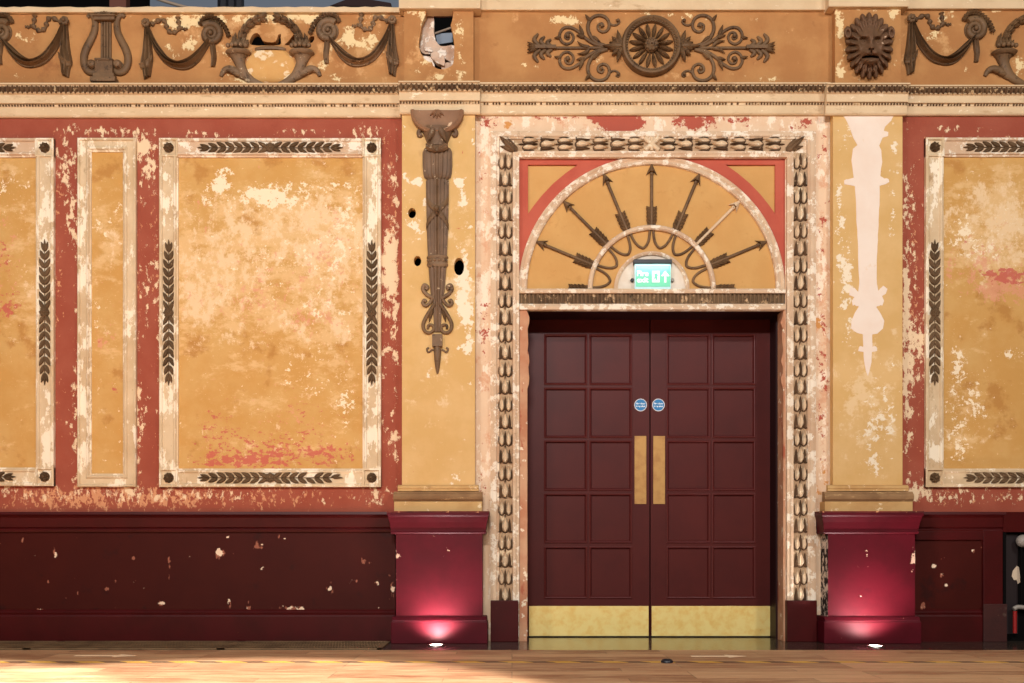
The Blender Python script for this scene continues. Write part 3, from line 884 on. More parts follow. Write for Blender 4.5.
MB().tube(spline([W(1013, 609, -.05), W(1018, 607, -.05), W(1030, 608, -.05), W(1050, 608, -.05)], 5), .016, -.05, n=10).build('grey_pipe', M['pipegrey'], vp, smooth=60)
MB().ball(WX(1022, -.05), -.06, WZ(541, -.05), .045, n=12, m=8).build('gauge', M['pipegrey'], vp, smooth=60)
MB().tube([W(1022, 608, -.05), W(1022, 545, -.05)], .009, -.04, n=8).build('riser', M['void'], vp, smooth=60)
lb = MB().box(WX(983.5, -.06), WX(1007, -.06), -.047, -.062, 0.0, WZ(604, -.06))
tag(lb.build('loose_board', worn('scuffed_dark_board', (66, 30, 26), (54, 26, 24), [dict(c=(150, 116, 96), s=30, t=.66, w=.04, st=(1, 1, .5)), dict(c=(92, 70, 60), s=8, t=.6, w=.1)], rough=.6), bevel=.003), 'scuffed dark board leaning against the wainscot beside the recess', 'board')

# ------------------------------------------------------------------ framed wall panels
FY = -0.022


def laurel(p, cx, cy, L, horiz, damage=0.0, wpx=7.0, nleaf=8):
    """double sprig of leaves meeting at a flower; cx,cy centre px, L half length px"""
    y = FY - .004
    k = S(y)
    c = W(cx, cy, y)
    m = MB()
    ax = (1, 0) if horiz else (0, 1)
    pr = (0, 1) if horiz else (1, 0)
    for sgn in (-1, 1):
        for i in range(nleaf):
            t = (i + .7) / nleaf
            base = L * (1 - t * .98) * k * sgn * .95
            ln = (L / nleaf) * 1.12 * k * sgn
            ww = wpx * (.62 if i > nleaf - 2 else (1 if i else .8)) * k
            sc = .5 if i == 0 else 1.0
            a0 = L * k * sgn - (L * k * sgn) * (i + 1.0) / (nleaf + .3)
            for q in (-1, 1):
                if sgn > 0 and random.random() < damage: continue
                b0 = (c[0] + ax[0] * a0 + pr[0] * q * .004, c[1] + ax[1] * a0 + pr[1] * q * .004)
                off = 5.4 * k * q * (.5 + .5 * min(1, (i + .5) / 2.5))
                b1 = (c[0] + ax[0] * (a0 + ln) + pr[0] * off, c[1] + ax[1] * (a0 + ln) + pr[1] * off)
                m.leaf(b0, b1, (3.2 if i == 0 else 4.3) * k, y, .013, n=6, tip=.85)
        e = L * k * sgn
        m.leaf((c[0] + ax[0] * e * .9, c[1] + ax[1] * e * .9), (c[0] + ax[0] * e * 1.06, c[1] + ax[1] * e * 1.06), wpx * .4 * k, y, .01, n=5)
        m.tube([(c[0], c[1]), (c[0] + ax[0] * e * .95, c[1] + ax[1] * e * .95)], .003, y, n=6)
    o = m.build('laurel_sprig', M['laurel'], p, smooth=50)
    f = MB().lathe_y(c[0], c[1], [(4.7 * k, y), (4.6 * k, y - .008), (.1 * k, y - .010)], 20)
    for kf in range(8):
        a = 2 * PI * kf / 8
        f.leaf(c, (c[0] + 5.4 * k * math.cos(a), c[1] + 5.4 * k * math.sin(a)), 4.0 * k, y - .006, .012, n=4)
    f.ball(c[0], y - .012, c[1], 1.5 * k, n=8, m=5)
    f.build('flower', M['laurel'], o, smooth=50)
    return o


def wall_panel(px0, px1, py0, py1, band, label, blobs, corners=(1, 1, 1, 1), sprigs='tblr', field_ins=None, dmg=0.0, open_l=False, open_r=False, hl=None, vl=None):
    """outer frame rows/cols px; band = frame width px"""
    y = FY
    x0, z1 = W(px0, py0, y); x1, z0 = W(px1, py1, y)
    w = band * S(y)
    r = root('wall_panel', ((x0 + x1) / 2, 0, z0), label, 'wall panel')
    plate(x0 + w * .8, x1 - w * .8, z0 + w * .8, z1 - w * .8, -.006, blobs, res=.015, depth=.006).build('painted_field', M['gold'], r)
    prof = [(0, 0), (0, -.030), (.05 * w, -.034), (.14 * w, -.034), (.20 * w, -.022), (.74 * w, -.022), (.79 * w, -.031), (.88 * w, -.033), (.93 * w, -.02), (1.0 * w, -.017), (1.0 * w, 0)]
    def rail_h(za, up, xa, xb):
        m = MB(); m.extrude_x([(d, za + up * o) for o, d in prof], xa, xb); return m
    def rail_v(xa, sgn, za, zb):
        m = MB()
        n = len(prof)
        vs = [(xa + sgn * o, d, za) for o, d in prof] + [(xa + sgn * o, d, zb) for o, d in prof]
        m.add(vs, [(i, i + 1, i + 1 + n, i + n) for i in range(n - 1)] + [tuple(range(n)), tuple(range(2 * n - 1, n - 1, -1))])
        return m
    rail_h(z1, -1, x0 + w, x1 - w).build('frame_rail', M['creampink'], r)
    rail_h(z0, 1, x0 + w, x1 - w).build('frame_rail', M['cream'], r)
    rail_v(x0, 1, z0 + w, z1 - w).build('frame_stile', M['cream'], r)
    rail_v(x1, -1, z0 + w, z1 - w).build('frame_stile', M['cream'], r)
    for (cx, cz) in ((x0, z1 - w), (x1 - w, z1 - w), (x0, z0), (x1 - w, z0)):
        b = MB().box(cx, cx + w, 0, -.020, cz, cz + w)
        b.sweep([(cx, cz), (cx + w, cz), (cx + w, cz + w), (cx, cz + w)], [(0, 0), (0, -.032), (.012, -.034), (.02, -.020)], True)
        b.build('corner_block', M['cream'], r)
        f = MB()
        mx, mz = cx + w / 2, cz + w / 2
        R = 5.0 * S(y)
        f.lathe_y(mx, mz, [(R, -.020), (R, -.024), (R * .2, -.026)], 20)
        for kf in range(8):
            a = 2 * PI * kf / 8 + .2
            f.leaf((mx, mz), (mx + R * 1.05 * math.cos(a), mz + R * 1.05 * math.sin(a)), R * .66, -.026, .022, n=4)
        f.ball(mx, -.046, mz, R * .3, n=8, m=5)
        f.build('corner_rosette', M['laurel'], r, smooth=50)
    cx, cy = (px0 + px1) / 2, (py0 + py1) / 2
    hb = band * .5
    hlen, vlen = hl or 69, vl or 69
    for ch in sprigs:
        if ch == 't': laurel(r, cx, py0 + hb, hlen, True)
        if ch == 'b': laurel(r, cx, py1 - hb, hlen, True, dmg)
        if ch == 'l': laurel(r, px0 + hb, cy, vlen, False)
        if ch == 'r': laurel(r, px1 - hb, cy, vlen, False)
    return r


mid_blobs = dict(
    wash=[(270, 210, 70, 26, .7), (260, 260, 110, 50, 1.0), (340, 240, 40, 80, .9), (210, 300, 40, 40, .7), (300, 330, 90, 30, .6), (330, 380, 50, 40, .4), (240, 400, 60, 40, .3), (280, 450, 90, 18, .4), (185, 250, 14, 90, .4)],
    rose=[(230, 300, 60, 20, .5), (300, 270, 70, 30, .5), (320, 320, 50, 20, .55), (290, 420, 60, 30, .4), (200, 215, 20, 20, .4), (335, 225, 20, 40, .4)],
    red=[(245, 440, 60, 24, .75), (320, 420, 40, 26, .6), (230, 462, 60, 8, 1.0), (290, 455, 60, 14, .7), (215, 420, 20, 30, .6), (340, 455, 30, 14, .7), (290, 400, 30, 20, .4)],
    peel=[(224, 178, 8, 14, 1.0), (215, 188, 10, 8, .7), (262, 190, 30, 8, .8), (275, 200, 40, 9, .9), (320, 185, 34, 6, .7), (205, 200, 5, 6, .8), (345, 215, 10, 40, .5), (250, 255, 60, 30, .35), (330, 260, 30, 50, .4), (300, 380, 30, 20, .4), (345, 400, 14, 30, .6), (310, 310, 50, 20, .35), (360, 200, 5, 30, .5)],
    dark=[(195, 170, 24, 20, .9), (300, 160, 60, 12, .9), (275, 230, 40, 16, .8), (190, 350, 20, 20, .9), (270, 350, 40, 8, .6), (360, 460, 20, 30, .5)])
wall_panel(159.5, 381, 138.5, 487, 18.5, 'large framed gold panel between the narrow panel and the left pilaster', mid_blobs, dmg=.3)
left_blobs = dict(wash=[(20, 200, 30, 40, .6), (30, 290, 30, 50, .7)], peel=[(22, 190, 10, 12, .7), (20, 265, 10, 10, .5), (5, 190, 6, 10, .6)], rose=[(10, 250, 20, 40, .6)], red=[(4, 265, 14, 16, 1.0), (12, 300, 14, 14, 1.0), (2, 312, 18, 10, 1.0), (5, 245, 8, 8, .8)], dark=[(15, 340, 30, 20, .7), (5, 170, 20, 16, .6), (20, 440, 30, 20, .4)])
wall_panel(-168, 54, 138.5, 486, 18.5, 'framed gold panel cut off by the left edge with red stains', left_blobs, sprigs='tbr')
right_blobs = dict(wash=[(980, 200, 50, 30, .7), (990, 250, 50, 40, 1.0), (960, 420, 30, 60, .6), (1010, 220, 30, 50, .6)], rose=[(980, 260, 50, 30, .7), (1000, 290, 40, 14, .8)], red=[(1000, 273, 30, 7, 1.3), (975, 245, 20, 10, .8), (1010, 280, 30, 10, 1.1), (985, 225, 25, 8, .5)],
                   peel=[(965, 230, 14, 20, .7), (990, 250, 30, 14, .6), (957, 370, 10, 30, .8), (975, 400, 14, 20, .7), (958, 440, 12, 24, .7), (1010, 200, 20, 10, .4), (1008, 355, 14, 6, .6)], dark=[(1000, 320, 30, 30, .8), (1000, 400, 30, 30, .7), (970, 165, 30, 10, .8)])
wall_panel(925.5, 1147, 138, 487, 18.5, 'framed gold panel cut off by the right edge with crimson streaks', right_blobs, sprigs='tbl')

# narrow panel without ornaments
y = FY
nx0, nz1 = W(77.5, 138, y); nx1, nz0 = W(136, 487, y)
r = root('wall_panel', ((nx0 + nx1) / 2, 0, nz0), 'narrow upright gold panel in a plain cream frame between two wide panels', 'wall panel')
nb = dict(peel=[(108, 230, 20, 14, .5), (100, 320, 6, 20, .4), (118, 190, 6, 40, .3)], wash=[(108, 220, 20, 40, .7), (108, 300, 20, 60, .5)], red=[(100, 335, 10, 12, .8), (115, 390, 8, 8, 1.0), (112, 300, 5, 30, .4)], rose=[(106, 340, 14, 30, .5)], dark=[(108, 165, 20, 14, .8), (110, 370, 16, 20, .7)])
plate(nx0 + .08, nx1 - .08, nz0 + .07, nz1 - .07, -.006, nb, res=.015, depth=.006).build('painted_field', M['gold'], r)
w = 13.5 * S(y)
MB().sweep([(nx0, nz0), (nx1, nz0), (nx1, nz1), (nx0, nz1)], [(0, 0), (0, -.026), (.06 * w, -.032), (.16 * w, -.032), (.22 * w, -.020), (.62 * w, -.020), (.70 * w, -.030), (.82 * w, -.032), (.90 * w, -.018), (1.0 * w, -.014), (1.0 * w, 0)], True).build('frame', M['cream'], r)

# ------------------------------------------------------------------ frieze ornaments
def ribbon_surface(m, A, B, y0, d, folds=3, fd=.010, ns=16, phase=0.0, endtaper=True):
    """cloth between two edge polylines of equal count"""
    n = len(A)
    rows = []
    for i in range(n):
        t = i / (n - 1)
        row = []
        for j in range(ns + 1):
            s = j / ns
            edge = min(1.0, 4.5 * min(s, 1 - s)) ** .6
            hh = d * edge * (.75 + .25 * math.sin(PI * t)) + fd * edge * math.sin(2 * PI * folds * s + phase + 1.3 * t)
            row.append((A[i][0] * (1 - s) + B[i][0] * s, y0 - hh, A[i][1] * (1 - s) + B[i][1] * s))
        rows.append(row)
    return m.grid(rows)


def festoon(kx, ky, sx, label, mat):
    y = -.002
    k = S(y)
    def Q(pts): return [W(kx + sx * a, ky + b, y) for a, b in pts]
    c = W(kx, ky, y)
    r = root('festoon', (c[0], 0, W(0, ky + 57, y)[1]), label, 'festoon', 'draped festoons along the frieze')
    top = spline(Q([(3, 3), (8, 14), (14.5, 24), (23.5, 34), (34, 37.5), (44.6, 31.6), (54, 23), (62, 16)]), 5)
    bot = spline(Q([(0, 6), (4, 17), (9, 28), (18.5, 39.5), (30, 44.8), (42, 44.5), (53, 36), (64, 18)]), 5)
    ribbon_surface(MB(), top, bot, y, .045, 3, .022, 24).build('swag', mat, r, smooth=60)
    tl = spline(Q([(-2, 3), (-3, 15), (-4.5, 28), (-6.5, 40), (-4.5, 46), (-3, 55)]), 4)
    tr = spline(Q([(3, 3), (4, 14), (5.5, 26), (6, 36), (5, 44), (3.8, 52)]), 4)
    m = MB(); ribbon_surface(m, tl, tr, y, .032, 2.5, .018, 20)
    fl_ = spline(Q([(-6.8, 40), (-2, 38), (3, 34), (6.5, 30)]), 4); fb = spline(Q([(-6, 44), (-1, 44.5), (3, 42), (6, 37)]), 4)
    ribbon_surface(m, fl_, fb, y - .02, .016, 1, .006, 8)
    m.build('hanging_tail', mat, r, smooth=60)
    m = MB(); R = 4.2 * k
    for q in range(7):
        a = 2 * PI * q / 7
        m.ball(c[0] + R * .62 * math.cos(a), y - .03, c[1] + R * .62 * math.sin(a), R * .5, n=8, m=6)
    m.ball(c[0], y - .045, c[1], R * .45, n=8, m=6)
    m.build('knot', mat, r, smooth=60)
    m = MB()
    rb = spline(Q([(4, 0), (9, -2.5), (15, -5), (19, -1), (20, 4), (24, 8), (29, 7), (32.5, 3), (31.5, -3), (31, -7)]), 5)
    m.tube(rb, [.014 + .006 * math.sin(i * 1.15) for i in range(len(rb))], y, flat=.9, n=8)
    rb = spline(Q([(34, 3), (37, 4.5), (40.5, 4)]), 4)
    m.tube(rb, [.010 + .004 * math.sin(i * 1.6) for i in range(len(rb))], y, n=8)
    m.build('ribbon', mat, r, smooth=60)
    # volute with its leaf and short tail
    m = MB()
    v = W(kx + sx * 64.3, ky + 9.8, y)
    dirn = 1 if sx > 0 else -1
    sp = [(v[0] + dirn * (a - v[0]), b) for a, b in spiral(v[0], v[1], 10.5 * k, 1.5 * k, PI * .75, -2.0, 46)]
    m.tube(sp, [(.026 - .014 * i / 46) for i in range(47)], y - .006, n=8)
    m.lathe_y(v[0], v[1], [(10.5 * k, y), (10 * k, y - .008), (3 * k, y - .010), (.1 * k, y - .010)], 24)
    m.ball(v[0], y - .03, v[1], 2.4 * k, n=10, m=7)
    m.build('volute', mat, r, smooth=60)
    m = MB()
    A = spline(Q([(62.5, 18), (63, 26), (64, 34), (63.5, 42)]), 4); B = spline(Q([(68, 18), (69, 26), (69.5, 34), (68, 42)]), 4)
    ribbon_surface(m, A, B, y, .022, 1.5, .008, 8)
    m.build('short_tail', mat, r, smooth=60)
    m = MB()
    pts = [(53, 1), (56, -4.5), (61, -7), (67, -6.5), (72.5, -3), (77, 1.5), (80, 7), (82, 13)]
    pp = spline(pts, 2)
    for i in range(len(pp) - 1):
        a, b = np.array(pp[i]), np.array(pp[i + 1])
        d_ = (b - a) / np.linalg.norm(b - a); nr = np.array([d_[1], -d_[0]])
        for sg, ln_ in ((1, 3.6), (-1, 3.0), (0, 4.5)):
            e = a + d_ * ln_ * (.75 if sg else 1) + nr * sg * ln_ * .75
            m.leaf(W(kx + sx * a[0], ky + a[1], y), W(kx + sx * e[0], ky + e[1], y), 2.4 * k, y - .008 - (.008 if sg == 0 else 0), .018, n=5)
    m.build('acanthus_spray', mat, r, smooth=60)
    return r


festoon(66.2, 23, -1, 'brown draped festoon at the left end of the frieze', M['bronze'])
festoon(147.2, 25, 1, 'brown draped festoon between the lyre and the cornucopias', M['bronze'])
festoon(392.6, 22, -1, 'brown draped festoon beside the broken frieze block', M['bronze_worn'])
festoon(910, 20.5, 1, 'brown draped festoon right of the lion head', M['bronze'])

# lyre
y = -.002; k = S(y)
lc = 106.3
r = root('lyre_relief', (WX(lc), 0, WZ(86)), 'brown lyre relief between two festoons', 'lyre')
for sx in (1, -1):
    Q = lambda pts: [W(lc + sx * (a - lc), b, y) for a, b in pts]
    m = MB()
    p = spline(Q([(87.5, 17.5), (90.5, 15.5), (94, 18), (95.5, 24), (94.5, 33), (90.5, 42), (86.5, 50), (84.3, 58), (85, 66), (88.5, 71.5), (94, 73), (98.5, 69.5), (98, 64.5), (94, 63), (92, 66), (93.5, 68.3)]), 5)
    N = len(p)
    m.tube(p, [(.011 + .017 * math.sin(PI * min(1, (i / N) * 1.05 + .05))) for i in range(N)], y, flat=.75, n=10)
    m.build('lyre_arm', M['bronze'], r, smooth=60)
    m = MB(); v = Q([(93.5, 66)])[0]
    m.lathe_y(v[0], v[1], [(4.6 * k, y), (4.4 * k, y - .03), (3.2 * k, y - .05), (2.6 * k, y - .042), (1.4 * k, y - .045), (.1 * k, y - .055)], 20)
    m.build('eye_rosette', M['bronze_worn'], r, smooth=40)
m = MB(); m.box(WX(96, y), WX(116.6, y), y, y - .04, WZ(22.6), WZ(18.6)); m.box(WX(95, y), WX(117.6, y), y, y - .052, WZ(19.4), WZ(17.6))
for i in range(5): m.ball(WX(101 + 2.6 * i), y - .035, WZ(16.2 - .5 * (2 - abs(i - 2))), 1.5 * k, n=8, m=6)
m.build('crossbar', M['bronze'], r, bevel=.003)
m = MB()
for i in range(4): m.tube([W(102.2 + 2.75 * i, 22, y), W(102.2 + 2.75 * i, 63, y)], 1.35 * k, y, n=8)
m.build('strings', M['bronze'], r, smooth=60)
m = MB(); m.box(WX(97.5), WX(115.2), y, y - .05, WZ(77), WZ(61.5)); m.box(WX(97.5), WX(115.2), y, y - .058, WZ(64), WZ(61.5))
m.build('sound_box', M['bronze'], r, bevel=.006)
m = MB(); m.box(WX(96), WX(117), y, y - .058, WZ(80.5), WZ(76.6)); m.box(WX(93.8), WX(118.8), y, y - .068, WZ(85.5), WZ(80.8))
m.build('foot', M['bronze'], r, bevel=.003)


def cornucopia(cx, sx, label, mat):
    y = -.002; k = S(y)
    def q(a, b): return W(cx + sx * (a - 270.7), b, y)
    r = root('cornucopia', (q(240, 80)[0], 0, WZ(84)), label, 'cornucopia', 'cornucopias on the frieze')
    m = MB()
    p = spline([q(*t) for t in [(239, 55), (239.5, 61), (241.5, 68), (245, 75), (251, 80), (258, 83), (263, 83.3)]], 5)
    N = len(p)
    m.tube(p, [float(np.interp(i / (N - 1), [0, .12, .25, .45, .65, .85, 1], [.074, .050, .036, .036, .030, .020, .010])) for i in range(N)], y, flat=.7, n=14, lift=.2)
    m.build('horn', mat, r, smooth=60)
    m = MB()
    p = spline([q(*t) for t in [(250, 80.5), (243, 77), (236, 72), (230, 69.5), (224.5, 71), (221, 76.5)]], 5)
    N = len(p)
    m.tube(p, [.009 + .018 * math.sin(PI * (.08 + .9 * i / N)) for i in range(N)], y, flat=.8, n=10)
    for t in ((230, 70), (236, 73)): m.leaf(q(t[0] + 5, t[1] + 3), q(t[0] - 3, t[1] + 2), 4 * k, y - .02, .014)
    m.build('curled_leaf', mat, r, smooth=60)
    m = MB()
    c = q(239.2, 54.5)
    m.lathe_z(c[0], y - .02, [(.060, WZ(57)), (.086, WZ(55.5)), (.092, WZ(54.4)), (.086, WZ(53.4)), (.07, WZ(53.2)), (0.001, WZ(53.2))], 24, .7)
    m.build('rim', mat, r, smooth=40)
    m = MB()
    for i in range(5): m.ball(q(230.6 + 4.3 * i, 50)[0], y - .085 + .02 * abs(i - 2) * .5, WZ(50.0), 2.3 * k, n=10, m=7)
    m.build('fruit_row', mat, r, smooth=60)
    m = MB()
    pts = [(239, 48), (240.5, 41), (242.5, 34), (246.5, 27.5), (252.5, 22.5), (259.5, 19.5), (266, 18.5)]
    for i in range(len(pts) - 1):
        a, b = np.array(pts[i]), np.array(pts[min(i + 2, len(pts) - 1)])
        d = (b - a) / np.linalg.norm(b - a); nrm = np.array([-d[1], d[0]])
        for s in (-1, 1, 0):
            e = a + d * 8.5 + nrm * s * 4.0
            m.leaf(q(*a), q(*e), 4.2 * k, y - .012 - (.014 if s == 0 else 0), .024, n=6)
    m.build('laurel_spray', mat, r, smooth=60)
    m = MB()
    for a, b in (((236, 48), (233.5, 37)), ((233, 48), (236.5, 34)), ((243, 48), (246, 38)), ((245, 48), (249, 41))):
        m.leaf(q(*a), q(*b), 5 * k, y - .01, .024, n=6)
    m.build('fruit_leaves', mat, r, smooth=60)
    return r


cornucopia(270.7, 1, 'brown cornucopia left of the pale vase, horn curling right', M['bronze_worn'])
cornucopia(270.7, -1, 'brown cornucopia right of the pale vase, horn curling left', M['bronze_worn'])
cornucopia(1034.2, 1, 'brown cornucopia at the right end of the frieze', M['bronze'])
vz = root('vase_relief', (WX(270.5), 0, WZ(82)), 'pale peeled vase relief between two cornucopias below the holes', 'vase')
M['vasepaint'] = worn('peeled_vase', (206, 152, 88), (214, 166, 104), [dict(c=(236, 208, 168), s=10, t=.55, w=.06), dict(c=(206, 130, 100), s=9, t=.64, w=.06)], rough=.9)
Z = lambda p: WZ(p)
MB().lathe_z(WX(270.5), 0, [(.001, Z(83)), (.09, Z(82.5)), (.15, Z(79)), (.178, Z(73)), (.182, Z(66)), (.165, Z(59)), (.135, Z(54)), (.112, Z(51.5)), (.108, Z(50.8))], 36, .16, 0, PI).build('bowl', M['vasepaint'], vz, smooth=60)
MB().lathe_z(WX(270.5), 0, [(.105, Z(51.2)), (.112, Z(50.2)), (.112, Z(48.6)), (.1, Z(48)), (.001, Z(48))], 28, .3, 0, PI).build('rim', M['bronze_worn'], vz, smooth=60)

# rosette medallion and scroll sprays
mc = (650.8, 47.3)
c = W(*mc); k = S(0)
r = root('rosette_medallion', (c[0], 0, WZ(77.3)), 'round brown rosette medallion above the doorway', 'medallion')
MB().lathe_y(c[0], c[1], [(30 * k, 0), (30 * k, -.030), (28.6 * k, -.052), (27 * k, -.056), (25.6 * k, -.048), (25 * k, -.036), (23.6 * k, -.038), (23 * k, -.010)], 64).build('ring', M['bronze'], r, smooth=35)
MB().lathe_y(c[0], c[1], [(23.4 * k, -.010), (.1 * k, -.010)], 48).build('ground', M['frieze'], r)
m = MB()
for i in range(56):
    a = 2 * PI * i / 56
    m.ball(c[0] + 24.6 * k * math.cos(a), -.042, c[1] + 24.6 * k * math.sin(a), .9 * k, n=6, m=4)
m.build('bead_ring', M['bronze'], r, smooth=60)
for i in range(16):
    a = 2 * PI * i / 16 + .2
    m = MB()
    p0 = (c[0] + 5 * k * math.cos(a), c[1] + 5 * k * math.sin(a)); p1 = (c[0] + 22.3 * k * math.cos(a), c[1] + 22.3 * k * math.sin(a))
    m.leaf(p0, p1, 4.4 * k, -.014, .032, n=8, tip=1.5)
    m.build('petal', M['bronze'], r, smooth=60)
m = MB(); m.lathe_y(c[0], c[1], [(7 * k, -.012), (7 * k, -.04), (5.4 * k, -.055), (3.6 * k, -.052), (2.2 * k, -.06), (1 * k, -.058), (.1 * k, -.04)], 24)
for i in range(10):
    a = 2 * PI * i / 10
    m.ball(c[0] + 5.4 * k * math.cos(a), -.052, c[1] + 5.4 * k * math.sin(a), 1.5 * k, n=8, m=5)
m.build('hub', M['bronze'], r, smooth=50)


def scroll_spray(sx, label):
    y = -.002; k = S(y)
    def q(a, b): return W(650.8 + sx * (a - 650.8), b, y)
    r = root('scroll_spray', (q(575, 48)[0], 0, WZ(80)), label, 'scroll', 'acanthus scrolls beside the rosette medallion')
    m = MB()
    p = [q(619, 47.8), q(590, 48.3), q(560, 48.3), q(530, 48.6)]
    m.tube(spline(p, 4), .011, y, n=8)
    m.build('stem', M['bronze'], r, smooth=60)
    for up in (1, -1):
        def u(a, b): return q(a, b if up > 0 else 96.6 - b)
        m = MB()
        p = spline([u(*t) for t in [(607, 47), (598, 43.5), (591.5, 38), (588, 30), (589, 22), (594, 17), (600.5, 15.8), (606.5, 18.6), (609.2, 24.5), (607.8, 30), (603, 32.3), (598.6, 30), (598.2, 25.5), (602, 23.8), (603.5, 27)]], 5)
        N = len(p)
        m.tube(p, [.0145 - .006 * i / N for i in range(N)], y, n=8)
        p = spline([u(*t) for t in [(607.5, 20.5), (611.5, 25), (616, 25.2), (619.2, 22.6), (618.3, 20), (616, 21)]], 5)
        m.tube(p, .008, y, n=8)
        m.leaf(u(590, 22), u(585, 15.5), 3.6 * k, y - .01, .016)
        m.leaf(u(592, 37), u(601, 44), 4 * k, y - .01, .016)
        m.ball(u(601.5, 27)[0], y - .02, u(601.5, 27)[1], 1.7 * k, n=8, m=6)
        m.ball(u(617.8, 21.6)[0], y - .02, u(617.8, 21.6)[1], 1.6 * k, n=8, m=6)
        m.build('large_scroll', M['bronze'], r, smooth=60)
        m = MB()
        p = spline([u(*t) for t in [(604, 47), (595, 44.5), (586, 39), (579, 32.5), (571, 28), (563.5, 28.6), (559.6, 34.5), (561, 41), (566, 44.3), (571.5, 42.4), (573.5, 37.5), (571, 33), (566.5, 33.4), (565, 37.4), (568, 39.4), (569.6, 37)]], 5)
        N = len(p)
        m.tube(p, [.013 - .006 * i / N for i in range(N)], y, n=8)
        m.leaf(u(583, 36.5), u(579, 25.5), 4 * k, y - .01, .016)
        m.leaf(u(585, 38), u(576, 36), 3.6 * k, y - .01, .014)
        m.leaf(u(590, 47.5), u(577, 42), 4 * k, y - .01, .014, bend=.15)
        m.leaf(u(561, 38), u(554, 39), 3.2 * k, y - .01, .014)
        m.ball(u(567.6, 36.8)[0], y - .02, u(567.6, 36.8)[1], 2.3 * k, n=8, m=6)
        m.build('small_scroll', M['bronze'], r, smooth=60)
        m = MB()
        for i, (bx, tx) in enumerate(((541, 536.5), (547, 543), (553, 549.5))):
            hgt = 13 - 2.8 * i
            p = spline([u(bx, 47.5), u(tx - 2.2, 47 - hgt * .5), u(tx + 1.5, 47 - hgt)], 5)
            m.tube(p, [.005 + .011 * math.sin(PI * (.12 + .8 * j / 10)) for j in range(len(p))], y, n=8)
        m.build('tip_leaves', M['bronze'], r, smooth=60)
    m = MB()
    for a, b in ((39, 47.6), (43, 47.8), (47.6, 48.2), (53, 48.6), (57.5, 49)):
        pass
    for da in (-70, -38, -14, 14, 38, 70):
        a = math.radians(180 + da)
        L = 13.5 if abs(da) < 60 else 15
        e = (622 + L * math.cos(a) * (1 if abs(da) < 60 else 1.0), 47.6 - L * math.sin(a) * 1.12)
        m.leaf(q(624 - 3, 47.6), q(*e), 7 * k, y - .016, .026, n=7, notch=2)
    m.leaf(q(622, 48), q(602, 48), 5.5 * k, y - .028, .02, n=7)
    m.build('acanthus_calyx', M['bronze'], r, smooth=60)
    m = MB()
    m.box(q(535, 0)[0], q(556, 0)[0], y, y - .03, WZ(50.2), WZ(46.8))
    for b in (43, 46.5, 50.5, 54): m.leaf(q(538, 48.6), q(527, b), 3.4 * k, y - .012, .016)
    m.build('end_palmette', M['bronze'], r, smooth=50)
    return r


scroll_spray(1, 'brown acanthus scroll spray left of the rosette medallion')
scroll_spray(-1, 'brown acanthus scroll spray right of the rosette medallion')

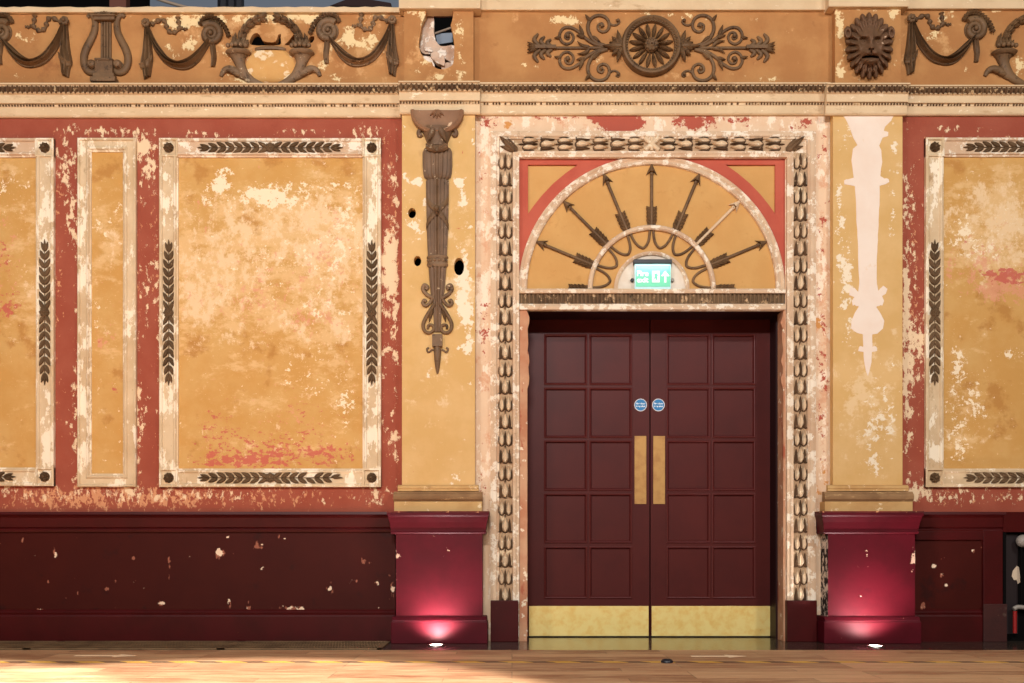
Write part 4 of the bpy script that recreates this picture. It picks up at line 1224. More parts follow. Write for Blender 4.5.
# lion mask
def lion():
    y0 = PY - .002
    cx, cz = W(869, 44, y0)
    hw, hh = 25.2 * S(y0), 32.5 * S(y0)
    N, Mz = 150, 190
    G = lambda u, v, a, b, su, sv: np.exp(-(((u - a) / su) ** 2 + ((v - b) / sv) ** 2))
    us = np.linspace(-1.12, 1.12, N); vs = np.linspace(-1.1, 1.1, Mz)
    U, V = np.meshgrid(us, vs, indexing='ij')
    au = np.abs(U)
    th = np.arctan2(U, V + .05)                        # 0 at top
    rr_ = np.sqrt((U * 1.02) ** 2 + ((V + .05) * .95) ** 2)
    def ring_of_locks(n, ph, R0, amp):
        c = np.abs(np.cos(th * n / 2 + ph))              # 1 on a lock's ridge
        return R0 + amp * (c ** .8 - .5), c
    h = np.zeros_like(U)
    R1, c1 = ring_of_locks(22, 0, .92, .13)
    inside_m = rr_ < R1
    h = np.where(inside_m, .022 + .050 * np.clip((R1 - rr_) / .22, 0, 1) ** .6 + .034 * (c1 - .6), 0)
    R2, c2 = ring_of_locks(20, PI / 2, .76, .10)
    h += np.where(rr_ < R2, .024 * np.clip((R2 - rr_) / .10, 0, 1) ** .5 + .028 * (c2 - .6), 0)
    top = np.clip((V - .30) / .2, 0, 1)
    # face plate
    fr = np.sqrt((U / .66) ** 2 + ((V + .02) / .62) ** 2)
    face = np.clip((1 - fr) / .35, 0, 1)
    sm = face * face * (3 - 2 * face)
    base_f = .112 + .05 * np.clip(1 - (U / .66) ** 2, 0, 1)
    h = h * (1 - sm) + base_f * sm
    h += sm * (.012 * G(U, V, 0, .40, .10, .10) - .018 * G(U, V, 0, .36, .03, .18))
    h += .022 * G(au, V, .27, .27, .20, .075)           # heavy brows
    h -= .075 * G(au, V, .30, .12, .17, .095)          # eye sockets
    h += .058 * G(au, V, .29, .10, .075, .050)          # eyeballs
    h += .056 * G(U, V, 0, .12, .125, .30)              # nose bridge
    h += .062 * G(U, V, 0, -.075, .15, .065)            # nose tip
    h -= .040 * G(au, V, .07, -.125, .035, .022)
    h += .066 * G(au, V, .17, -.22, .15, .095)          # muzzle pads
    h -= .026 * G(U, V, 0, -.21, .022, .075)
    h += .030 * G(au, V, .44, .02, .10, .15)            # cheekbones
    h -= .110 * np.exp(-((V + .365 + .30 * U ** 2) / .036) ** 2) * np.clip(1 - (au / .34) ** 4, 0, 1)   # mouth
    h += .074 * G(U, V, 0, -.50, .25, .10)              # chin
    # ears
    er = np.sqrt(((au - .86) / .15) ** 2 + ((V - .36) / .20) ** 2)
    ear = np.clip(1 - er ** 2, 0, 1)
    h = np.where(er < 1, np.maximum(h, .04 + .085 * ear ** .5 - .07 * np.exp(-(er / .5) ** 2)), h)
    ok = inside_m | (er < 1)
    X = cx + U * hw; Zz = cz + V * hh
    m = MB()
    idx = -np.ones(U.shape, int); cnt = 0
    vv, peel = [], []
    for i in range(N):
        for j in range(Mz):
            if ok[i, j]:
                edge = (i in (0, N - 1)) or (j in (0, Mz - 1)) or not (ok[i - 1, j] and ok[i + 1, j] and ok[i, j - 1] and ok[i, j + 1])
                idx[i, j] = cnt; cnt += 1
                hq = .0 if edge else max(.004, h[i, j] * .72)
                vv.append((X[i, j] - hq * .25, y0 - hq, Zz[i, j] - hq * .55))
    fs = []
    for i in range(N - 1):
        for j in range(Mz - 1):
            q = (idx[i, j], idx[i + 1, j], idx[i + 1, j + 1], idx[i, j + 1])
            if min(q) >= 0: fs.append(q)
    m.add(vv, fs)
    A = np.array(vv)
    m.attr['peel'] = blobs_at(A[:, 0], A[:, 2], y0, [(878.5, 35, 2.2, 2.2, 1.0), (865, 50, 2.4, 2.4, 1.0), (877, 51, 2, 2, .9), (881, 45, 4, 4, .6)])
    o = m.build('lion_head', M['lion'], smooth=70, weld=False)
    return tag(o, 'brown carved lion head on the frieze block of the right pilaster', 'lion head')


lion()

# torch relief on the left pilaster
y = PY - .001; k = S(y)
tx = 437.5
M['torch'] = worn('dark_torch_paint', (104, 78, 56), (128, 98, 72), [dict(c=(60, 42, 28), s=16, t=.58, w=.08, o=.6, r=.72), dict(c=(222, 194, 160), s=19, t=.615, w=.03, r=.75)], rough=.55, bump=.5)
T = root('torch_relief', (WX(tx, y), PY, WZ(375, y)), 'long brown torch relief hanging down the left pilaster', 'torch relief')
Z = lambda p: WZ(p, y)
cx = WX(tx, y)
m = MB()
rows = []
for R_, yy in ((26.5, .0), (26.5, -.05), (24, -.066), (21.5, -.05), (15, -.046), (.2, -.05)):
    rows.append([(cx + R_ * k * math.cos(a), y + yy, Z(113) - R_ * .87 * k * math.sin(a)) for a in [PI * i / 28 for i in range(29)]])
m.grid(rows)
for a in (40, 65, 90, 115, 140): m.leaf((cx, Z(113)), (cx + 9 * k * math.cos(math.radians(a)), Z(113) - 9 * k * math.sin(math.radians(a))), 3.4 * k, y - .048, .016)
m.build('bowl', worn('bowl_brown', (150, 112, 84), (128, 92, 68), [dict(c=(222, 184, 148), s=12, t=.62, w=.05)], rough=.7), T, smooth=40)
m = MB()
m.lathe_z(cx, y, [(17 * k, Z(129)), (15.5 * k, Z(132)), (13 * k, Z(137)), (11 * k, Z(142)), (9.5 * k, Z(146.5)), (.1 * k, Z(146.5))], 24, .6, 0, PI)
for s in (-1, 1):
    p = spline([(cx + s * 10 * k, Z(131)), (cx + s * 15 * k, Z(129.5)), (cx + s * 18.5 * k, Z(132)), (cx + s * 18 * k, Z(136)), (cx + s * 15.5 * k, Z(134.5))], 5)
    m.tube(p, .016, y, n=8)
    m.leaf((cx + s * 3 * k, Z(131)), (cx + s * 9 * k, Z(145)), 7 * k, y - .055, .02)
m.build('capital', M['torch'], T, smooth=50)
m = MB()
m.lathe_z(cx, y, [(9 * k, Z(146.5)), (12.5 * k, Z(149)), (14.2 * k, Z(153)), (14.2 * k, Z(166)), (13.6 * k, Z(174)), (12.6 * k, Z(178)), (9.0 * k, Z(181))], 44, .55, 0, PI, flute=(18, .22))
m.leaf((cx - 11 * k, Z(148)), (cx, Z(156)), 7 * k, y - .06, .03); m.leaf((cx + 11 * k, Z(148)), (cx, Z(156)), 7 * k, y - .06, .03)
m.build('drum', M['torch'], T, smooth=40)
m = MB()
m.lathe_z(cx, y, [(10.8 * k, Z(181)), (10.6 * k, Z(200)), (10 * k, Z(230)), (9 * k, Z(257))], 60, .55, 0, PI, flute=(16, .30))
m.build('fluted_shaft', M['torch'], T, smooth=40)
m = MB()
for s in (-1, 1):
    n = 14; rows = []
    for half in (0, 1):
        pass
    A, B = [], []
    for i in range(n + 1):
        t = i / n
        a = math.radians(172 - 164 * t) if s > 0 else math.radians(8 + 164 * t)
        R_ = 11.4 * k
        zc = 198 + 30 * t
        A.append((cx + R_ * math.cos(a), y - .57 * R_ * math.sin(a) - .004, Z(zc - 3.5))); B.append((cx + R_ * math.cos(a), y - .57 * R_ * math.sin(a) - .004, Z(zc + 3.5)))
    m.grid([A, [((a[0] + b[0]) / 2, (a[1] + b[1]) / 2 - .008, (a[2] + b[2]) / 2) for a, b in zip(A, B)], B])
m.ball(cx, y - .105, Z(213), 3 * k, n=10, m=7)
m.build('crossed_ribbon', M['bronze'], T, smooth=60)
m = MB()
m.lathe_z(cx, y, [(9 * k, Z(256)), (10.8 * k, Z(257)), (10.8 * k, Z(258.5)), (9.8 * k, Z(259.5)), (9.8 * k, Z(263)), (10.6 * k, Z(264)), (10.6 * k, Z(266)), (9 * k, Z(268))], 28, .62, 0, PI)
for a in (20, 46, 72, 98, 124, 150): m.ball(cx + 9.8 * k * math.cos(math.radians(a + 5)), y - .62 * 9.8 * k * math.sin(math.radians(a + 5)), Z(261.3), 1.7 * k, n=8, m=5)
m.build('collar', M['bronze_worn'], T, smooth=40)
m = MB(); m.lathe_z(cx, y, [(8.4 * k, Z(268)), (7.6 * k, Z(280)), (6.6 * k, Z(292)), (4.2 * k, Z(306)), (3.2 * k, Z(332))], 40, .6, 0, PI, flute=(12, .30))
m.build('lower_shaft', M['torch'], T, smooth=40)
for s in (-1, 1):
    m = MB()
    p = spline([(cx + s * a * k, Z(b)) for a, b in [(3, 299), (7, 297), (11.5, 294), (14.5, 289.5), (13, 285.5), (10, 287.5), (11.5, 290)]], 5)
    m.tube(p, .014, y - .005, n=8)
    p = spline([(cx + s * a * k, Z(b)) for a, b in [(2, 291), (6, 301), (11, 306), (14.5, 304), (13.5, 300.5), (11, 302)]], 5)
    m.tube(p, .012, y - .005, n=8)
    m.build('side_curl', M['bronze_worn'], T, smooth=60)
    m = MB()
    p = spline([(cx + s * a * k, Z(b)) for a, b in [(2.5, 304), (6.5, 310), (11, 317), (14.3, 325), (12.5, 331.5), (7.5, 333), (3.8, 330), (5, 325.5), (9, 325.5), (9.5, 329)]], 5)
    m.tube(p, [.015 - .006 * i / len(p) for i in range(len(p))], y - .005, n=8)
    m.leaf((cx + s * 5 * k, Z(308)), (cx + s * 8.5 * k, Z(323)), 4 * k, y - .008, .02)
    m.build('lyre_scroll', M['bronze'], T, smooth=60)
m = MB()
m.box(cx - 5 * k, cx + 5 * k, y, y - .035, Z(347), Z(335))
m.tube([(cx, Z(347)), (cx, Z(352)), (cx, Z(360)), (cx, Z(368)), (cx, Z(374))], [3.2 * k, 3.8 * k, 3.2 * k, 2.2 * k, .8 * k], y, n=10)
for s in (-1, 1):
    p = spline([(cx + s * a * k, Z(b)) for a, b in [(1, 352), (5, 350), (9, 352.5), (10.5, 349), (8.5, 348)]], 5)
    m.tube(p, .007, y, n=8)
m.build('finial', M['bronze_worn'], T, smooth=50)

# bare plaster scar on the right pilaster
sc = [(841, 113), (895, 113), (891, 121), (885, 127), (884, 131), (888, 132), (888, 136), (882.5, 138), (879, 146), (881, 150), (882, 162), (880, 176), (887, 180), (886, 184), (879.5, 186), (879.5, 200), (878, 230), (876.5, 262), (876.5, 284), (878, 291), (883, 286), (887, 289), (886, 294), (882, 296.5), (884, 301), (882, 306), (879, 304), (876, 307), (880, 313), (884, 321), (883, 329), (877, 333.5), (872, 334.5),
      (872, 347), (876, 348), (877, 351), (872, 352), (871.5, 362), (869.5, 371), (868, 376), (866, 371), (864, 362), (863.5, 352), (858, 351), (859, 347), (863, 347), (862.5, 334.5), (857, 333), (851.5, 329), (851, 321), (855, 313), (859, 307), (856, 304), (853, 305.5), (851.5, 301), (854, 297), (849, 295), (849.5, 289), (854, 288), (858, 292), (859, 284), (858.5, 262), (857, 230), (855.5, 200), (855, 186), (844, 184.5), (844, 180.5), (853.5, 178), (851.5, 160), (853, 149), (857, 145), (853, 138), (850.5, 130), (847, 122)]
scp = []
for i in range(len(sc)):
    a, b = sc[i], sc[(i + 1) % len(sc)]
    n = max(1, int(math.hypot(b[0] - a[0], b[1] - a[1]) / 5))
    for j in range(n): scp.append(W(a[0] + (b[0] - a[0]) * j / n + random.uniform(-.35, .35), a[1] + (b[1] - a[1]) * j / n + random.uniform(-.35, .35), PY))
scm = MB().prism(scp, PY - .0025, PY + .002)
for a_, b_, r_ in ((852.4, 291, 3.4), (857.4, 303, 3.2), (882.6, 291, 3.4), (878.6, 303, 3.2), (859, 321, 7.2), (876.5, 321, 7.2), (847, 182, 2.6), (886.5, 181, 2.6), (861, 348.6, 2.4), (874.6, 348.6, 2.4)):
    scm.prism([W(a_ + r_ * (1 + .1 * math.sin(5 * t_)) * math.cos(t_), b_ + r_ * (1 + .1 * math.cos(3 * t_)) * math.sin(t_), PY) for t_ in [2 * PI * q_ / 16 for q_ in range(16)]], PY - .0028, PY + .002)
scm.build('bare_plaster_scar', M['scar'], pil_r)['label'] = 'bare white plaster where a torch relief has come off'

# ------------------------------------------------------------------ doorcase
DC = root('doorcase', (WX(651), 0, 0), 'cream leaf-carved surround framing the double doorway', 'door surround')
y = -.03
oxl, oxr = WX(490.5, y), WX(816, y)
otz = WZ(131, y)
ixl, ixr = WX(519.5, y), WX(785, y)
itz = WZ(156.5, y)
wf = abs(WX(490.5) - WX(519.5))
# moulded architrave: two jambs and a head, mitred
bw = ixl - oxl
prof = [(0, 0), (0, -.030), (.02, -.036), (.04, -.036), (.052, -.022), (.060, -.030), (.066, -.014), (bw - .052, -.014), (bw - .046, -.032), (bw - .03, -.034), (bw - .018, -.026), (bw - .002, -.024), (bw - .002, .03)]
def jamb(x, sgn):
    m = MB(); n = len(prof); z0, = (0.0,)
    vs = [(x + sgn * o, d, z0) for o, d in prof] + [(x + sgn * o, d, otz - o * .895) for o, d in prof]
    m.add(vs, [(i, i + 1, i + 1 + n, i + n) for i in range(n - 1)])
    return m
jamb(oxl, 1).build('jamb', M['creampink'], DC)
jamb(oxr, -1).build('jamb', M['creampink'], DC)
m = MB(); n = len(prof)
m.add([(oxl + o, d, otz - o * .895) for o, d in prof] + [(oxr - o, d, otz - o * .895) for o, d in prof], [(i, i + 1, i + 1 + n, i + n) for i in range(n - 1)])
m.build('head', M['creampink'], DC)
for a, b in ((490.5, 518.5), (787, 817)):
    MB().box(WX(a, -.06), WX(b, -.06), 0, -.062, 0, WZ(600.5, -.06)).build('plinth_block', M['dadotrim'], DC, bevel=.004)
# inner reveal faces
lz = WZ(308, 0)
for a, b in ((519.5, 527), (783, 785)):
    MB().box(WX(a), WX(b), -.012, .30, 0, lz).build('reveal_lining', M['reveal'], DC)


def ragged_strip(px, sgn):
    m = MB(); pts = []
    for i in range(60):
        py = 312 + i * 5.5
        wv = (.4 + 1.8 * abs(math.sin(i * .9)) if i < 14 else .4) * random.uniform(.5, 1.4)
        pts.append((px + sgn * max(.4, wv), py))
    poly = [(px - sgn * 1.0, 312)] + pts + [(px - sgn * 1.0, pts[-1][1])]
    m.prism(WP(poly, -.004), -.008, .01)
    return m


def row_leaf(cx, cz, ux, uz, half, L, kind, y):
    """one overlapping course: a cup of pale leaf held by dark pointed sepals; (ux,uz) is the way the round ends face"""
    m, d = MB(), MB()
    pxv, pzv = -uz, ux
    u = half / 7.0
    def q(a, b): return (cx + ux * a * u + pxv * b * u, cz + uz * a * u + pzv * b * u)
    if kind:
        m.leaf(q(-10, 0), q(5.6, 0), 7.2 * u, y - .004, .030, n=9, tip=1.7)
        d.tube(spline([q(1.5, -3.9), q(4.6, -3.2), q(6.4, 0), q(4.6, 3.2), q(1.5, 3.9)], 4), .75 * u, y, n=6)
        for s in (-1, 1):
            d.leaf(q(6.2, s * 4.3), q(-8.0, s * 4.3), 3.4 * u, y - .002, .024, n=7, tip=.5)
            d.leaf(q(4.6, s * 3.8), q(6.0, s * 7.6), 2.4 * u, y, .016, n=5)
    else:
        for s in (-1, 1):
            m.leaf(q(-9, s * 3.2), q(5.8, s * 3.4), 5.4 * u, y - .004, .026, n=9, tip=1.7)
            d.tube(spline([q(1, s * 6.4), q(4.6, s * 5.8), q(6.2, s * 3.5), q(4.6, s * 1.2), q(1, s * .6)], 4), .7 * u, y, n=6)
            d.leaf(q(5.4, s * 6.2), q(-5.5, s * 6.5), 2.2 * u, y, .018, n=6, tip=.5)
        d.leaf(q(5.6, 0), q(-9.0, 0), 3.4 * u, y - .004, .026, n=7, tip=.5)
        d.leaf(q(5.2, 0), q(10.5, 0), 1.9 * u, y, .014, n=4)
    return m, d


def course(cx, cz, ux, uz, kind):
    m, d = row_leaf(cx, cz, ux, uz, half, 0, kind, by - .002)
    o = m.build('leaf_course', M['leafdoor'], DC, smooth=55)
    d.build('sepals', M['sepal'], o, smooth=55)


M['sepal'] = worn('dark_brown_sepals', (84, 62, 44), (112, 84, 60), [dict(c=(206, 176, 142), s=22, t=0.60, w=0.04, r=.74)], rough=.85)  # dark brown for the pieces tracing the outlines and gaps of the pale leaves
by = -.014
kk = S(by)
half = 7.0 * kk
for cxp in (505.2, 800):
    back = MB().box(WX(cxp - 7.6, by), WX(cxp + 7.6, by), by + .004, by - .002, WZ(600, by), WZ(153, by))
    back.build('band_ground', M['bandback'], DC)
    i = 0
    py = 163.0
    while py < 596:
        if not (303 < py < 318):
            course(WX(cxp, by), WZ(py, by), 0, -1, i % 2)
        py += 17.3; i += 1
MB().box(WX(514, by), WX(791, by), by + .004, by - .002, WZ(152.3, by), WZ(137, by)).build('band_ground', M['bandback'], DC)
for s in (-1, 1):
    for i in range(7):
        px_ = 651.5 + s * (17 + i * 17.6)
        course(WX(px_, by), WZ(144.7, by), s, 0, i % 2)
    # diagonal corner leaf
    m = MB()
    c0 = (651.5 + s * 134, 152.5); c1 = (651.5 + s * 152, 137.5)
    m.leaf(W(*c0, by), W(*c1, by), 9 * kk, by - .006, .034, n=8, notch=3)
    m.leaf(W(c0[0] + s * 2, c0[1] - 2, by), W(c1[0] - s * 8, c1[1] + .5, by), 6 * kk, by - .002, .02, n=6)
    m.leaf(W(c0[0] + s * 2, c0[1] - 2, by), W(c1[0] - s * .5, c1[1] + 9, by), 6 * kk, by - .002, .02, n=6)
    m.build('corner_leaf', M['bronze_worn'], DC, smooth=55)
m = MB()
for s in (-1, 1):
    p = [W(651.5 - s * 7, 138.5, by), W(651.5, 144.7, by), W(651.5 + s * 7, 151, by)]
    m.tube(spline(p, 4), .018, by, n=8, flat=1.2)
m.tube([W(651.5, 138, by), W(651.5, 151.5, by)], .012, by - .012, n=8)
m.build('ribbon_tie', M['leafdoor'], DC, smooth=60)
# transom: fillet, flutes, fillet
ty = -.012
tx0, tx1 = WX(519.5, ty), WX(785, ty)
MB().extrude_x([(.02, WZ(293.5, ty)), (-.028, WZ(293.5, ty)), (-.032, WZ(292, ty)), (-.032, WZ(290.5, ty)), (-.022, WZ(289, ty)), (.03, WZ(289, ty))], tx0, tx1).build('transom_fillet', M['creampink'], DC)
MB().extrude_x([(.02, WZ(310.3, ty)), (-.030, WZ(310, ty)), (-.032, WZ(307, ty)), (-.022, WZ(305, ty)), (-.018, WZ(304, ty)), (.02, WZ(304, ty))], tx0, tx1).build('transom_fillet', M['creampink'], DC)
m = MB().box(tx0, tx1, .0, .01, WZ(304, ty), WZ(293, ty))
n = 66; w = (tx1 - tx0) / n
for i in range(n):
    c = tx0 + (i + .5) * w
    m.tube([(c, WZ(303.6, ty)), (c, WZ(294.2, ty))], w * .36, -.001, n=8)
m.build('fluted_transom', worn('fluted_transom_paint', (128, 102, 74), (98, 74, 52), [dict(c=(206, 172, 132), s=14, t=.55, w=.06, r=.74), dict(c=(58, 42, 30), s=18, t=.58, w=.06, r=.74)], rough=.85), DC, smooth=50)
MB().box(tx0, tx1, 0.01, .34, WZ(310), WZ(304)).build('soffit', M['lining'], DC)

# ------------------------------------------------------------------ tympanum with arrows
yt = 0.02
cxp, cyp = 651.5, 289.5
kt = S(yt)
TC = W(cxp, cyp, yt)
TY = root('tympanum', (TC[0], yt, TC[1]), 'half round gold fan panel with radiating arrows over the doors', 'fan panel')
fx0, fx1 = WX(519, yt), WX(785.5, yt)
ft = WZ(156, yt)
RA = 131.0 * kt
MB().box(fx0, fx1, yt + .012, yt + .04, TC[1], ft).build('ground', M['tymp'], TY)
fan = arc(TC[0], TC[1], RA - .01, 0, PI, 60)
MB().prism(fan, yt + .004, yt + .014).build('fan_field', M['tymp'], TY)
for s in (-1, 1):
    edge = arc(TC[0], TC[1], RA + .012, PI / 2, PI if s < 0 else 0, 30)
    xo = fx0 if s < 0 else fx1
    poly = [(xo, TC[1]), (xo, ft), (TC[0] + s * .02, ft)] + [p for p in edge if True]
    # inset opening of the spandrel
    xi, zi = W(651.5 + s * 123.5, 165, yt)
    cut = [(xi, zi)]
    a0 = W(651.5 + s * 74, 165, yt); b0 = W(651.5 + s * 123.5, 214, yt)
    mid = [W(651.5 + s * q1, q2, yt) for q1, q2 in ((86, 173.5), (98, 183.5), (109, 195), (117, 205))]
    cut += [a0] + mid + [b0]
    MB().prism(poly, yt - .006, yt + .012, holes=[cut]).build('spandrel', M['spandrel'], TY)
aprof = [(.030, yt + .012), (.030, yt - .016), (.022, yt - .022), (.010, yt - .018), (.004, yt - .012), (-.006, yt - .018), (-.020, yt - .024), (-.030, yt - .016), (-.034, yt + .012)]
MB().sweep(arc(TC[0], TC[1], 128.8 * kt, 0, PI, 72), [(-o, d) for o, d in aprof], False).build('arch_moulding', M['creampink'], TY, smooth=30)
MB().sweep(arc(TC[0], TC[1], 61.5 * kt, 0, PI, 48), [(2.4 * kt, yt + .006), (2.4 * kt, yt - .018), (1.2 * kt, yt - .028), (-1.2 * kt, yt - .028), (-2.4 * kt, yt - .018), (-2.4 * kt, yt + .006)], False).build('inner_ring', M['creampink'], TY, smooth=40)
MB().prism(arc(TC[0], TC[1], 35 * kt, 0, PI, 40), yt - .004, yt + .010).build('hub_board', M['hubboard'], TY)
MB().sweep(arc(TC[0], TC[1], 35.8 * kt, 0, PI, 40), [(1.9 * kt, yt + .006), (1.9 * kt, yt - .016), (0, yt - .024), (-1.9 * kt, yt - .016), (-1.9 * kt, yt + .006)], False).build('hub_ring', M['creampink'], TY, smooth=40)
for i in range(8):
    a0 = math.radians(22.5 * i + 1.5); a1 = math.radians(22.5 * (i + 1) - 1.5); am = (a0 + a1) / 2
    pt = lambda a, R_: (TC[0] + R_ * kt * math.cos(a), TC[1] + R_ * kt * math.sin(a))
    d = (a1 - a0)
    p = spline([pt(a0, 60), pt(a0 + d * .07, 51), pt(a0 + d * .18, 46.2), pt(a0 + d * .32, 43.6), pt(am, 42.2), pt(a1 - d * .32, 43.6), pt(a1 - d * .18, 46.2), pt(a1 - d * .07, 51), pt(a1, 60)], 5)
    MB().tube(p, .0095, yt + .004, n=8, lift=.6).build('bow_loop', M['bronze'], TY, smooth=60)


def arrow(deg, mat, broken=False):
    a = math.radians(deg)
    u = Vector((math.cos(a), math.sin(a))); v = Vector((-u.y, u.x))
    def q(r_, o): return (TC[0] + (u.x * r_ + v.x * o) * kt, TC[1] + (u.y * r_ + v.y * o) * kt)
    y = yt + .004
    s = MB()
    if not broken:
        s.tube([q(64, 0), q(88, 0), q(116, 0)], .0115, y, n=8, lift=.8)
    else:
        s.tube([q(64, .6), q(84, .6)], .010, y, n=8)
    o = s.build('arrow', mat, TY, smooth=60)
    h = MB()
    if not broken:
        n = 6
        for sg in (-1, 1):
            h.add([q2 for q2 in [(q(126.3, 0)[0], y - .012, q(126.3, 0)[1]), (q(114, sg * 5.6)[0], y - .006, q(114, sg * 5.6)[1]), (q(117.5, sg * 1.5)[0], y - .03, q(117.5, sg * 1.5)[1]), (q(117, 0)[0], y - .034, q(117, 0)[1]),
                                   (q(126.3, 0)[0], y, q(126.3, 0)[1]), (q(114, sg * 5.6)[0], y, q(114, sg * 5.6)[1]), (q(117.5, sg * 1.5)[0], y, q(117.5, sg * 1.5)[1])]],
                  [(0, 1, 2), (0, 2, 3), (0, 4, 5, 1), (1, 5, 6, 2)])
        h.ball(q(115, 0)[0], y - .016, q(115, 0)[1], 2.0 * kt, n=8, m=5)
        h.build('arrowhead', mat, o)
    f = MB()
    for sg in ((1 if deg < 90 else -1,) if broken else (-1, 1)):
        for j in range(5):
            r0 = 64.5 + j * 3.6
            f.leaf(q(r0, sg * .8), q(r0 + 5.6 if j < 4 else r0 + 4.2, sg * 5.4), 3.6 * kt, y - .004, .018, n=5)
        f.prism([q(64, 0), q(62.8, sg * 4.2), q(79.5, sg * 4.8), q(83.5, sg * 1.2), q(83.5, 0)], y - .010, y)
    f.build('fletching', M['bronze'], o, smooth=50)
    return o


M['pale_arrow'] = worn('stripped_arrow', (230, 206, 174), (214, 182, 146), [dict(c=(120, 90, 62), s=16, t=.6, w=.06)], rough=.85)
for dg in (0, 22.5, 45, 67.5, 90, 112.5, 135, 157.5, 180):
    o = arrow(dg, M['pale_arrow'] if dg == 45 else M['bronze'], dg in (0, 180))
    if dg == 45: o['label'] = 'cream arrow stripped of its brown paint'

# exit sign
ys = -.03
ES = root('exit_sign', (WX(652.5, ys), ys, WZ(289, ys)), 'lit green fire exit sign on the transom below the arrows', 'exit sign')
xa, xb = WX(633.5, ys), WX(671.8, ys)
MB().box(xa, xb, ys - .012, ys + .045, WZ(263.6, ys), WZ(259.6, ys)).build('top_housing', M['black'], ES, bevel=.003)
MB().box(WX(634.8, ys), WX(671, ys), ys + .005, ys + .02, WZ(289, ys), WZ(263.6, ys)).build('light_panel', M['signglass'], ES, bevel=.002)
MB().box(WX(635.8, ys), WX(670.3, ys), ys + .002, ys + .006, WZ(286.5, ys), WZ(265.8, ys)).build('green_face', M['signgreen'], ES)
text_mesh('Fire', .054, WX(642.6, ys), WZ(273.6, ys), ys + .0015, .0012).build('lettering', M['white'], ES)
text_mesh('exit', .054, WX(642.6, ys), WZ(280, ys), ys + .0015, .0012).build('lettering', M['white'], ES)
m = MB()
m.prism(WP([(652.2, 271), (659.6, 271), (659.6, 282.3), (652.2, 282.3)], ys), ys, ys + .003, holes=[WP([(654.6, 274.0), (656.6, 272.6), (657.2, 274), (658.6, 275.2), (657.2, 276.2), (657.6, 278.4), (656.2, 281.2), (655.2, 280.8), (655.8, 278.6), (654.2, 278.8), (653.2, 280.2), (652.8, 279.6), (654.4, 277.2), (654.8, 275.8), (653.8, 275.4)], ys)])
m.build('running_figure', M['white'], ES)
m = MB(); m.prism(WP([(665.3, 270.8), (669.6, 276), (667.6, 276.4), (666.3, 275), (666.3, 282.5), (664.3, 282.5), (664.3, 275), (663, 276.4), (661, 276)], ys), ys, ys + .003)
m.build('direction_arrow', M['white'], ES)
for px_ in (632.3, 672.3):
    MB().lathe_y(WX(px_, .0), WZ(280, .0), [(.013, .02), (.013, -.004), (.010, -.008), (.004, -.006), (.0001, -.006)], 14).build('side_screw', M['black'] if px_ < 650 else M['pipegrey'], ES, smooth=40)
lamp('exit_sign_glow', 'AREA', (WX(652.5, ys), ys - .03, WZ(266, ys)), (WX(652.5, ys), .02, WZ(282, ys)), .2, (.75, 1.0, .92), shape='RECTANGLE', size=.25, size_y=.02)

# ------------------------------------------------------------------ doors
yd = 0.30
lt = .045
zt_d = WZ(316, yd)


def door_leaf(name, e0, e1, cols, rows, plate_px, sign_px, kick, label):
    x0, x1 = WX(e0, yd), WX(e1, yd)
    r = root(name, ((x0 + x1) / 2, yd, .006), label, None, None, 'structure')
    outer = [(x0, .008), (x1, .008), (x1, zt_d), (x0, zt_d)]
    holes = [[W(c0, r1, yd), W(c1, r1, yd), W(c1, r0, yd), W(c0, r0, yd)] for c0, c1 in cols for r0, r1 in rows]
    MB().prism(outer, yd, yd + lt, holes=holes).build('stiles_and_rails', M['door'], r)
    for h in holes:
        ex = .004
        pn = MB().box(h[0][0] - ex, h[1][0] + ex, yd + .012, yd + .03, h[0][1] - ex, h[2][1] + ex).build('panel', M['door'], r)
        b = MB().sweep(h, [(-.004, yd + .004), (-.004, yd - .005), (.002, yd - .008), (.008, yd - .005), (.013, yd + .006), (.016, yd + .013)], True)
        b.build('panel_bead', M['door_bead'], pn, smooth=30)
    a, b = plate_px
    p = MB().box(WX(a, yd), WX(b, yd), yd - .003, yd, WZ(504, yd), WZ(436, yd))
    pp_ = p.build('push_plate', M['brass_dull'], r, bevel=.0012)
    pp_['label'] = 'tall dull brass push plate'
    a, b = kick
    kp = MB().box(WX(a, yd), WX(b, yd), yd - .003, yd, WZ(636, yd), WZ(606, yd)).build('kick_plate', M['brass'], r, bevel=.0012)
    kp['label'] = 'polished brass kick plate'
    sx, sz = W(sign_px, 405, yd); R = 6.3 * S(yd)
    sg = MB().lathe_y(sx, sz, [(R, yd), (R, yd - .002), (.0001, yd - .002)], 32).build('fire_door_sign', M['discwhite'], r)
    sg['label'] = 'round blue fire door notice'
    MB().lathe_y(sx, sz, [(R * .90, yd - .002), (R * .90, yd - .0026), (.0001, yd - .0026)], 32).build('blue_face', M['blue'], sg)
    text_mesh('Fire door', .0175, sx, sz + .010, yd - .003, .0008).build('lettering', M['discback'], sg)
    text_mesh('keep shut', .0175, sx, sz - .010, yd - .003, .0008).build('lettering', M['discback'], sg)
    return r


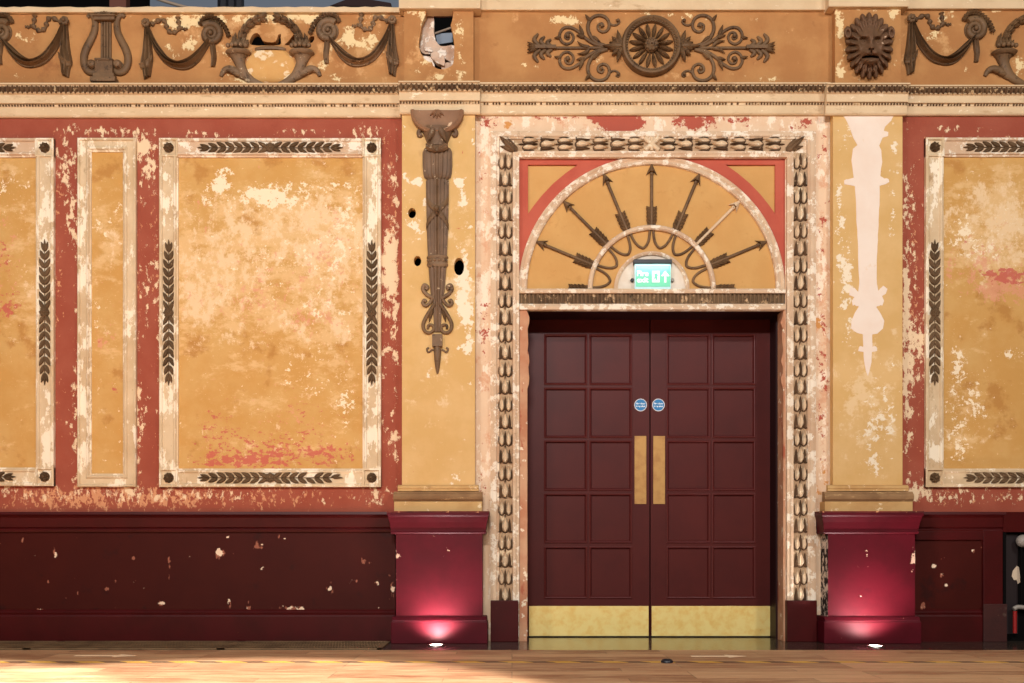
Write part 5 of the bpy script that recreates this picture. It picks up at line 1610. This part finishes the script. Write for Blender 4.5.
rows = [(334.8, 384.5), (388.2, 437.4), (441, 490.2), (494, 542.6), (547, 598)]
d1 = door_leaf('door_1', 526.6, 649.4, [(544.6, 586.8), (589.6, 631.6)], rows, (634.5, 646.3), 640.6, (529, 648.6), 'left maroon door leaf of ten panels with brass plates')
d2 = door_leaf('door_2', 650.6, 773, [(667, 709.6), (712.4, 755)], rows, (653.2, 665), 658.4, (651.6, 771.6), 'right maroon door leaf of ten panels with brass plates')
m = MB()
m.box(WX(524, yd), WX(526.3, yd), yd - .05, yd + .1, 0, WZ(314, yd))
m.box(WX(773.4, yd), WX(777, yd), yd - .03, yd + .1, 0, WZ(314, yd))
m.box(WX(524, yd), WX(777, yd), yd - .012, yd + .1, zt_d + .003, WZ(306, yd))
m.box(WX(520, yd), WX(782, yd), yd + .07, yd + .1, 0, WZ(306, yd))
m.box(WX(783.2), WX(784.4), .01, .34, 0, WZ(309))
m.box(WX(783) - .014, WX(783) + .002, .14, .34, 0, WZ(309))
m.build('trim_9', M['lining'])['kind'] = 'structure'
# torn plaster edges along the opening
tag(ragged_strip(527, 1).build('plaster_edge', M['reveal']), 'ragged plaster edge hanging along the left side of the doorway', 'plaster edge')
tag(ragged_strip(783.5, -1).build('plaster_edge', M['reveal']), 'ragged plaster edge along the right side of the doorway', 'plaster edge')

# ------------------------------------------------------------------ floor fittings
def uplight(px_, py_, label):
    d = FPX * CAM_H / (py_ - HOR)
    yy = d - CAM_D
    x = (px_ - 512) * d / FPX
    r = root('floor_uplight', (x, yy, 0), label, 'uplight', 'floor uplights at the pedestals')
    rg = MB(); n = 28
    rows = [[(x + R_ * math.cos(2 * PI * i / n), yy + R_ * math.sin(2 * PI * i / n), z) for i in range(n + 1)] for R_, z in ((.062, 0), (.060, .006), (.048, .008), (.044, .004))]
    rg.grid(rows).build('bezel', M['steel'], r, smooth=40)
    ln = MB(); ln.add([(x + .044 * math.cos(2 * PI * i / n), yy + .044 * math.sin(2 * PI * i / n), .005) for i in range(n)], [tuple(range(n))])
    ln.build('lens', plain('lit_lens', (255, 236, 222), .3, emit=30.0), r)
    lamp('uplight_beam', 'SPOT', (x, yy, .02), (x, yy + .16, .40), 50.0, (1.0, .90, .88), spot_size=2.3, spot_blend=.9, shadow_soft_size=.04)
    return r


uplight(436, 645.5, 'lit floor uplight in front of the left crimson pedestal')
uplight(875.5, 646.5, 'lit floor uplight in front of the right crimson pedestal')


def grille(x0, x1, label):
    r = root('floor_grille', ((x0 + x1) / 2, -.3, 0), label, 'grille', 'floor grilles along the left wall')
    m = MB()
    m.box(x0, x1, -.57, -.545, .001, .007); m.box(x0, x1, -.085, -.06, .001, .007)
    m.box(x0, x0 + .025, -.57, -.06, .001, .007); m.box(x1 - .025, x1, -.57, -.06, .001, .007)
    m.build('rim', M['grille'], r)
    b = MB()
    x = x0 + .035
    while x < x1 - .03:
        b.box(x, x + .011, -.545, -.085, .001, .006); x += .020
    for yy in (-.2, -.32, -.44): b.box(x0, x1, yy - .006, yy + .006, .001, .0066)
    b.build('bars', M['grille'], r)


gx = [(XL, WX(45, -.31)), (WX(45.5, -.31), WX(231.5, -.31)), (WX(232, -.31), WX(386, -.31))]
grille(gx[0][0], gx[0][1], 'bronze floor grille at the left end of the wall')
grille(gx[1][0], gx[1][1], 'bronze floor grille in the middle of the left wall')
grille(gx[2][0], gx[2][1], 'bronze floor grille next to the left crimson pedestal')

d = FPX * CAM_H / (662.5 - HOR)
ds = MB().lathe_z((667 - 512) * d / FPX, d - CAM_D, [(.036, .0005), (.036, .008), (.028, .018), (.012, .022), (.0005, .022)], 20)
tag(ds.build('floor_stop', M['black'], smooth=40), 'small black dome fixed to the floorboards before the doors', 'floor fitting')

tp = MB().box(XL, XR, -1.28, -1.24, .0005, .0015)
tag(tp.build('hazard_tape', M['tape']), 'worn yellow and black tape line across the floorboards', 'tape')


def floor_arrow(px0, px1, py_, label):
    d = FPX * CAM_H / (py_ - HOR); yy = d - CAM_D
    x0, x1 = (px0 - 512) * d / FPX, (px1 - 512) * d / FPX
    m = MB(); z = .0016
    pts = [(x0, yy - .022), (x1 - .12, yy - .022), (x1 - .12, yy - .07), (x1, yy), (x1 - .12, yy + .07), (x1 - .12, yy + .022), (x0, yy + .022)]
    n = len(pts)
    m.add([(a, b, z) for a, b in pts] + [(a, b, .0004) for a, b in pts], [tuple(range(n))] + [(i, (i + 1) % n, (i + 1) % n + n, i + n) for i in range(n)])
    return tag(m.build('floor_arrow', M['arrowtape']), label, 'floor arrow', 'tape arrows on the floor')


floor_arrow(75, 136, 655.7, 'pale tape arrow pointing right on the floor before the left wainscot')
floor_arrow(691, 746, 656.3, 'pale tape arrow pointing right on the floor before the right door')
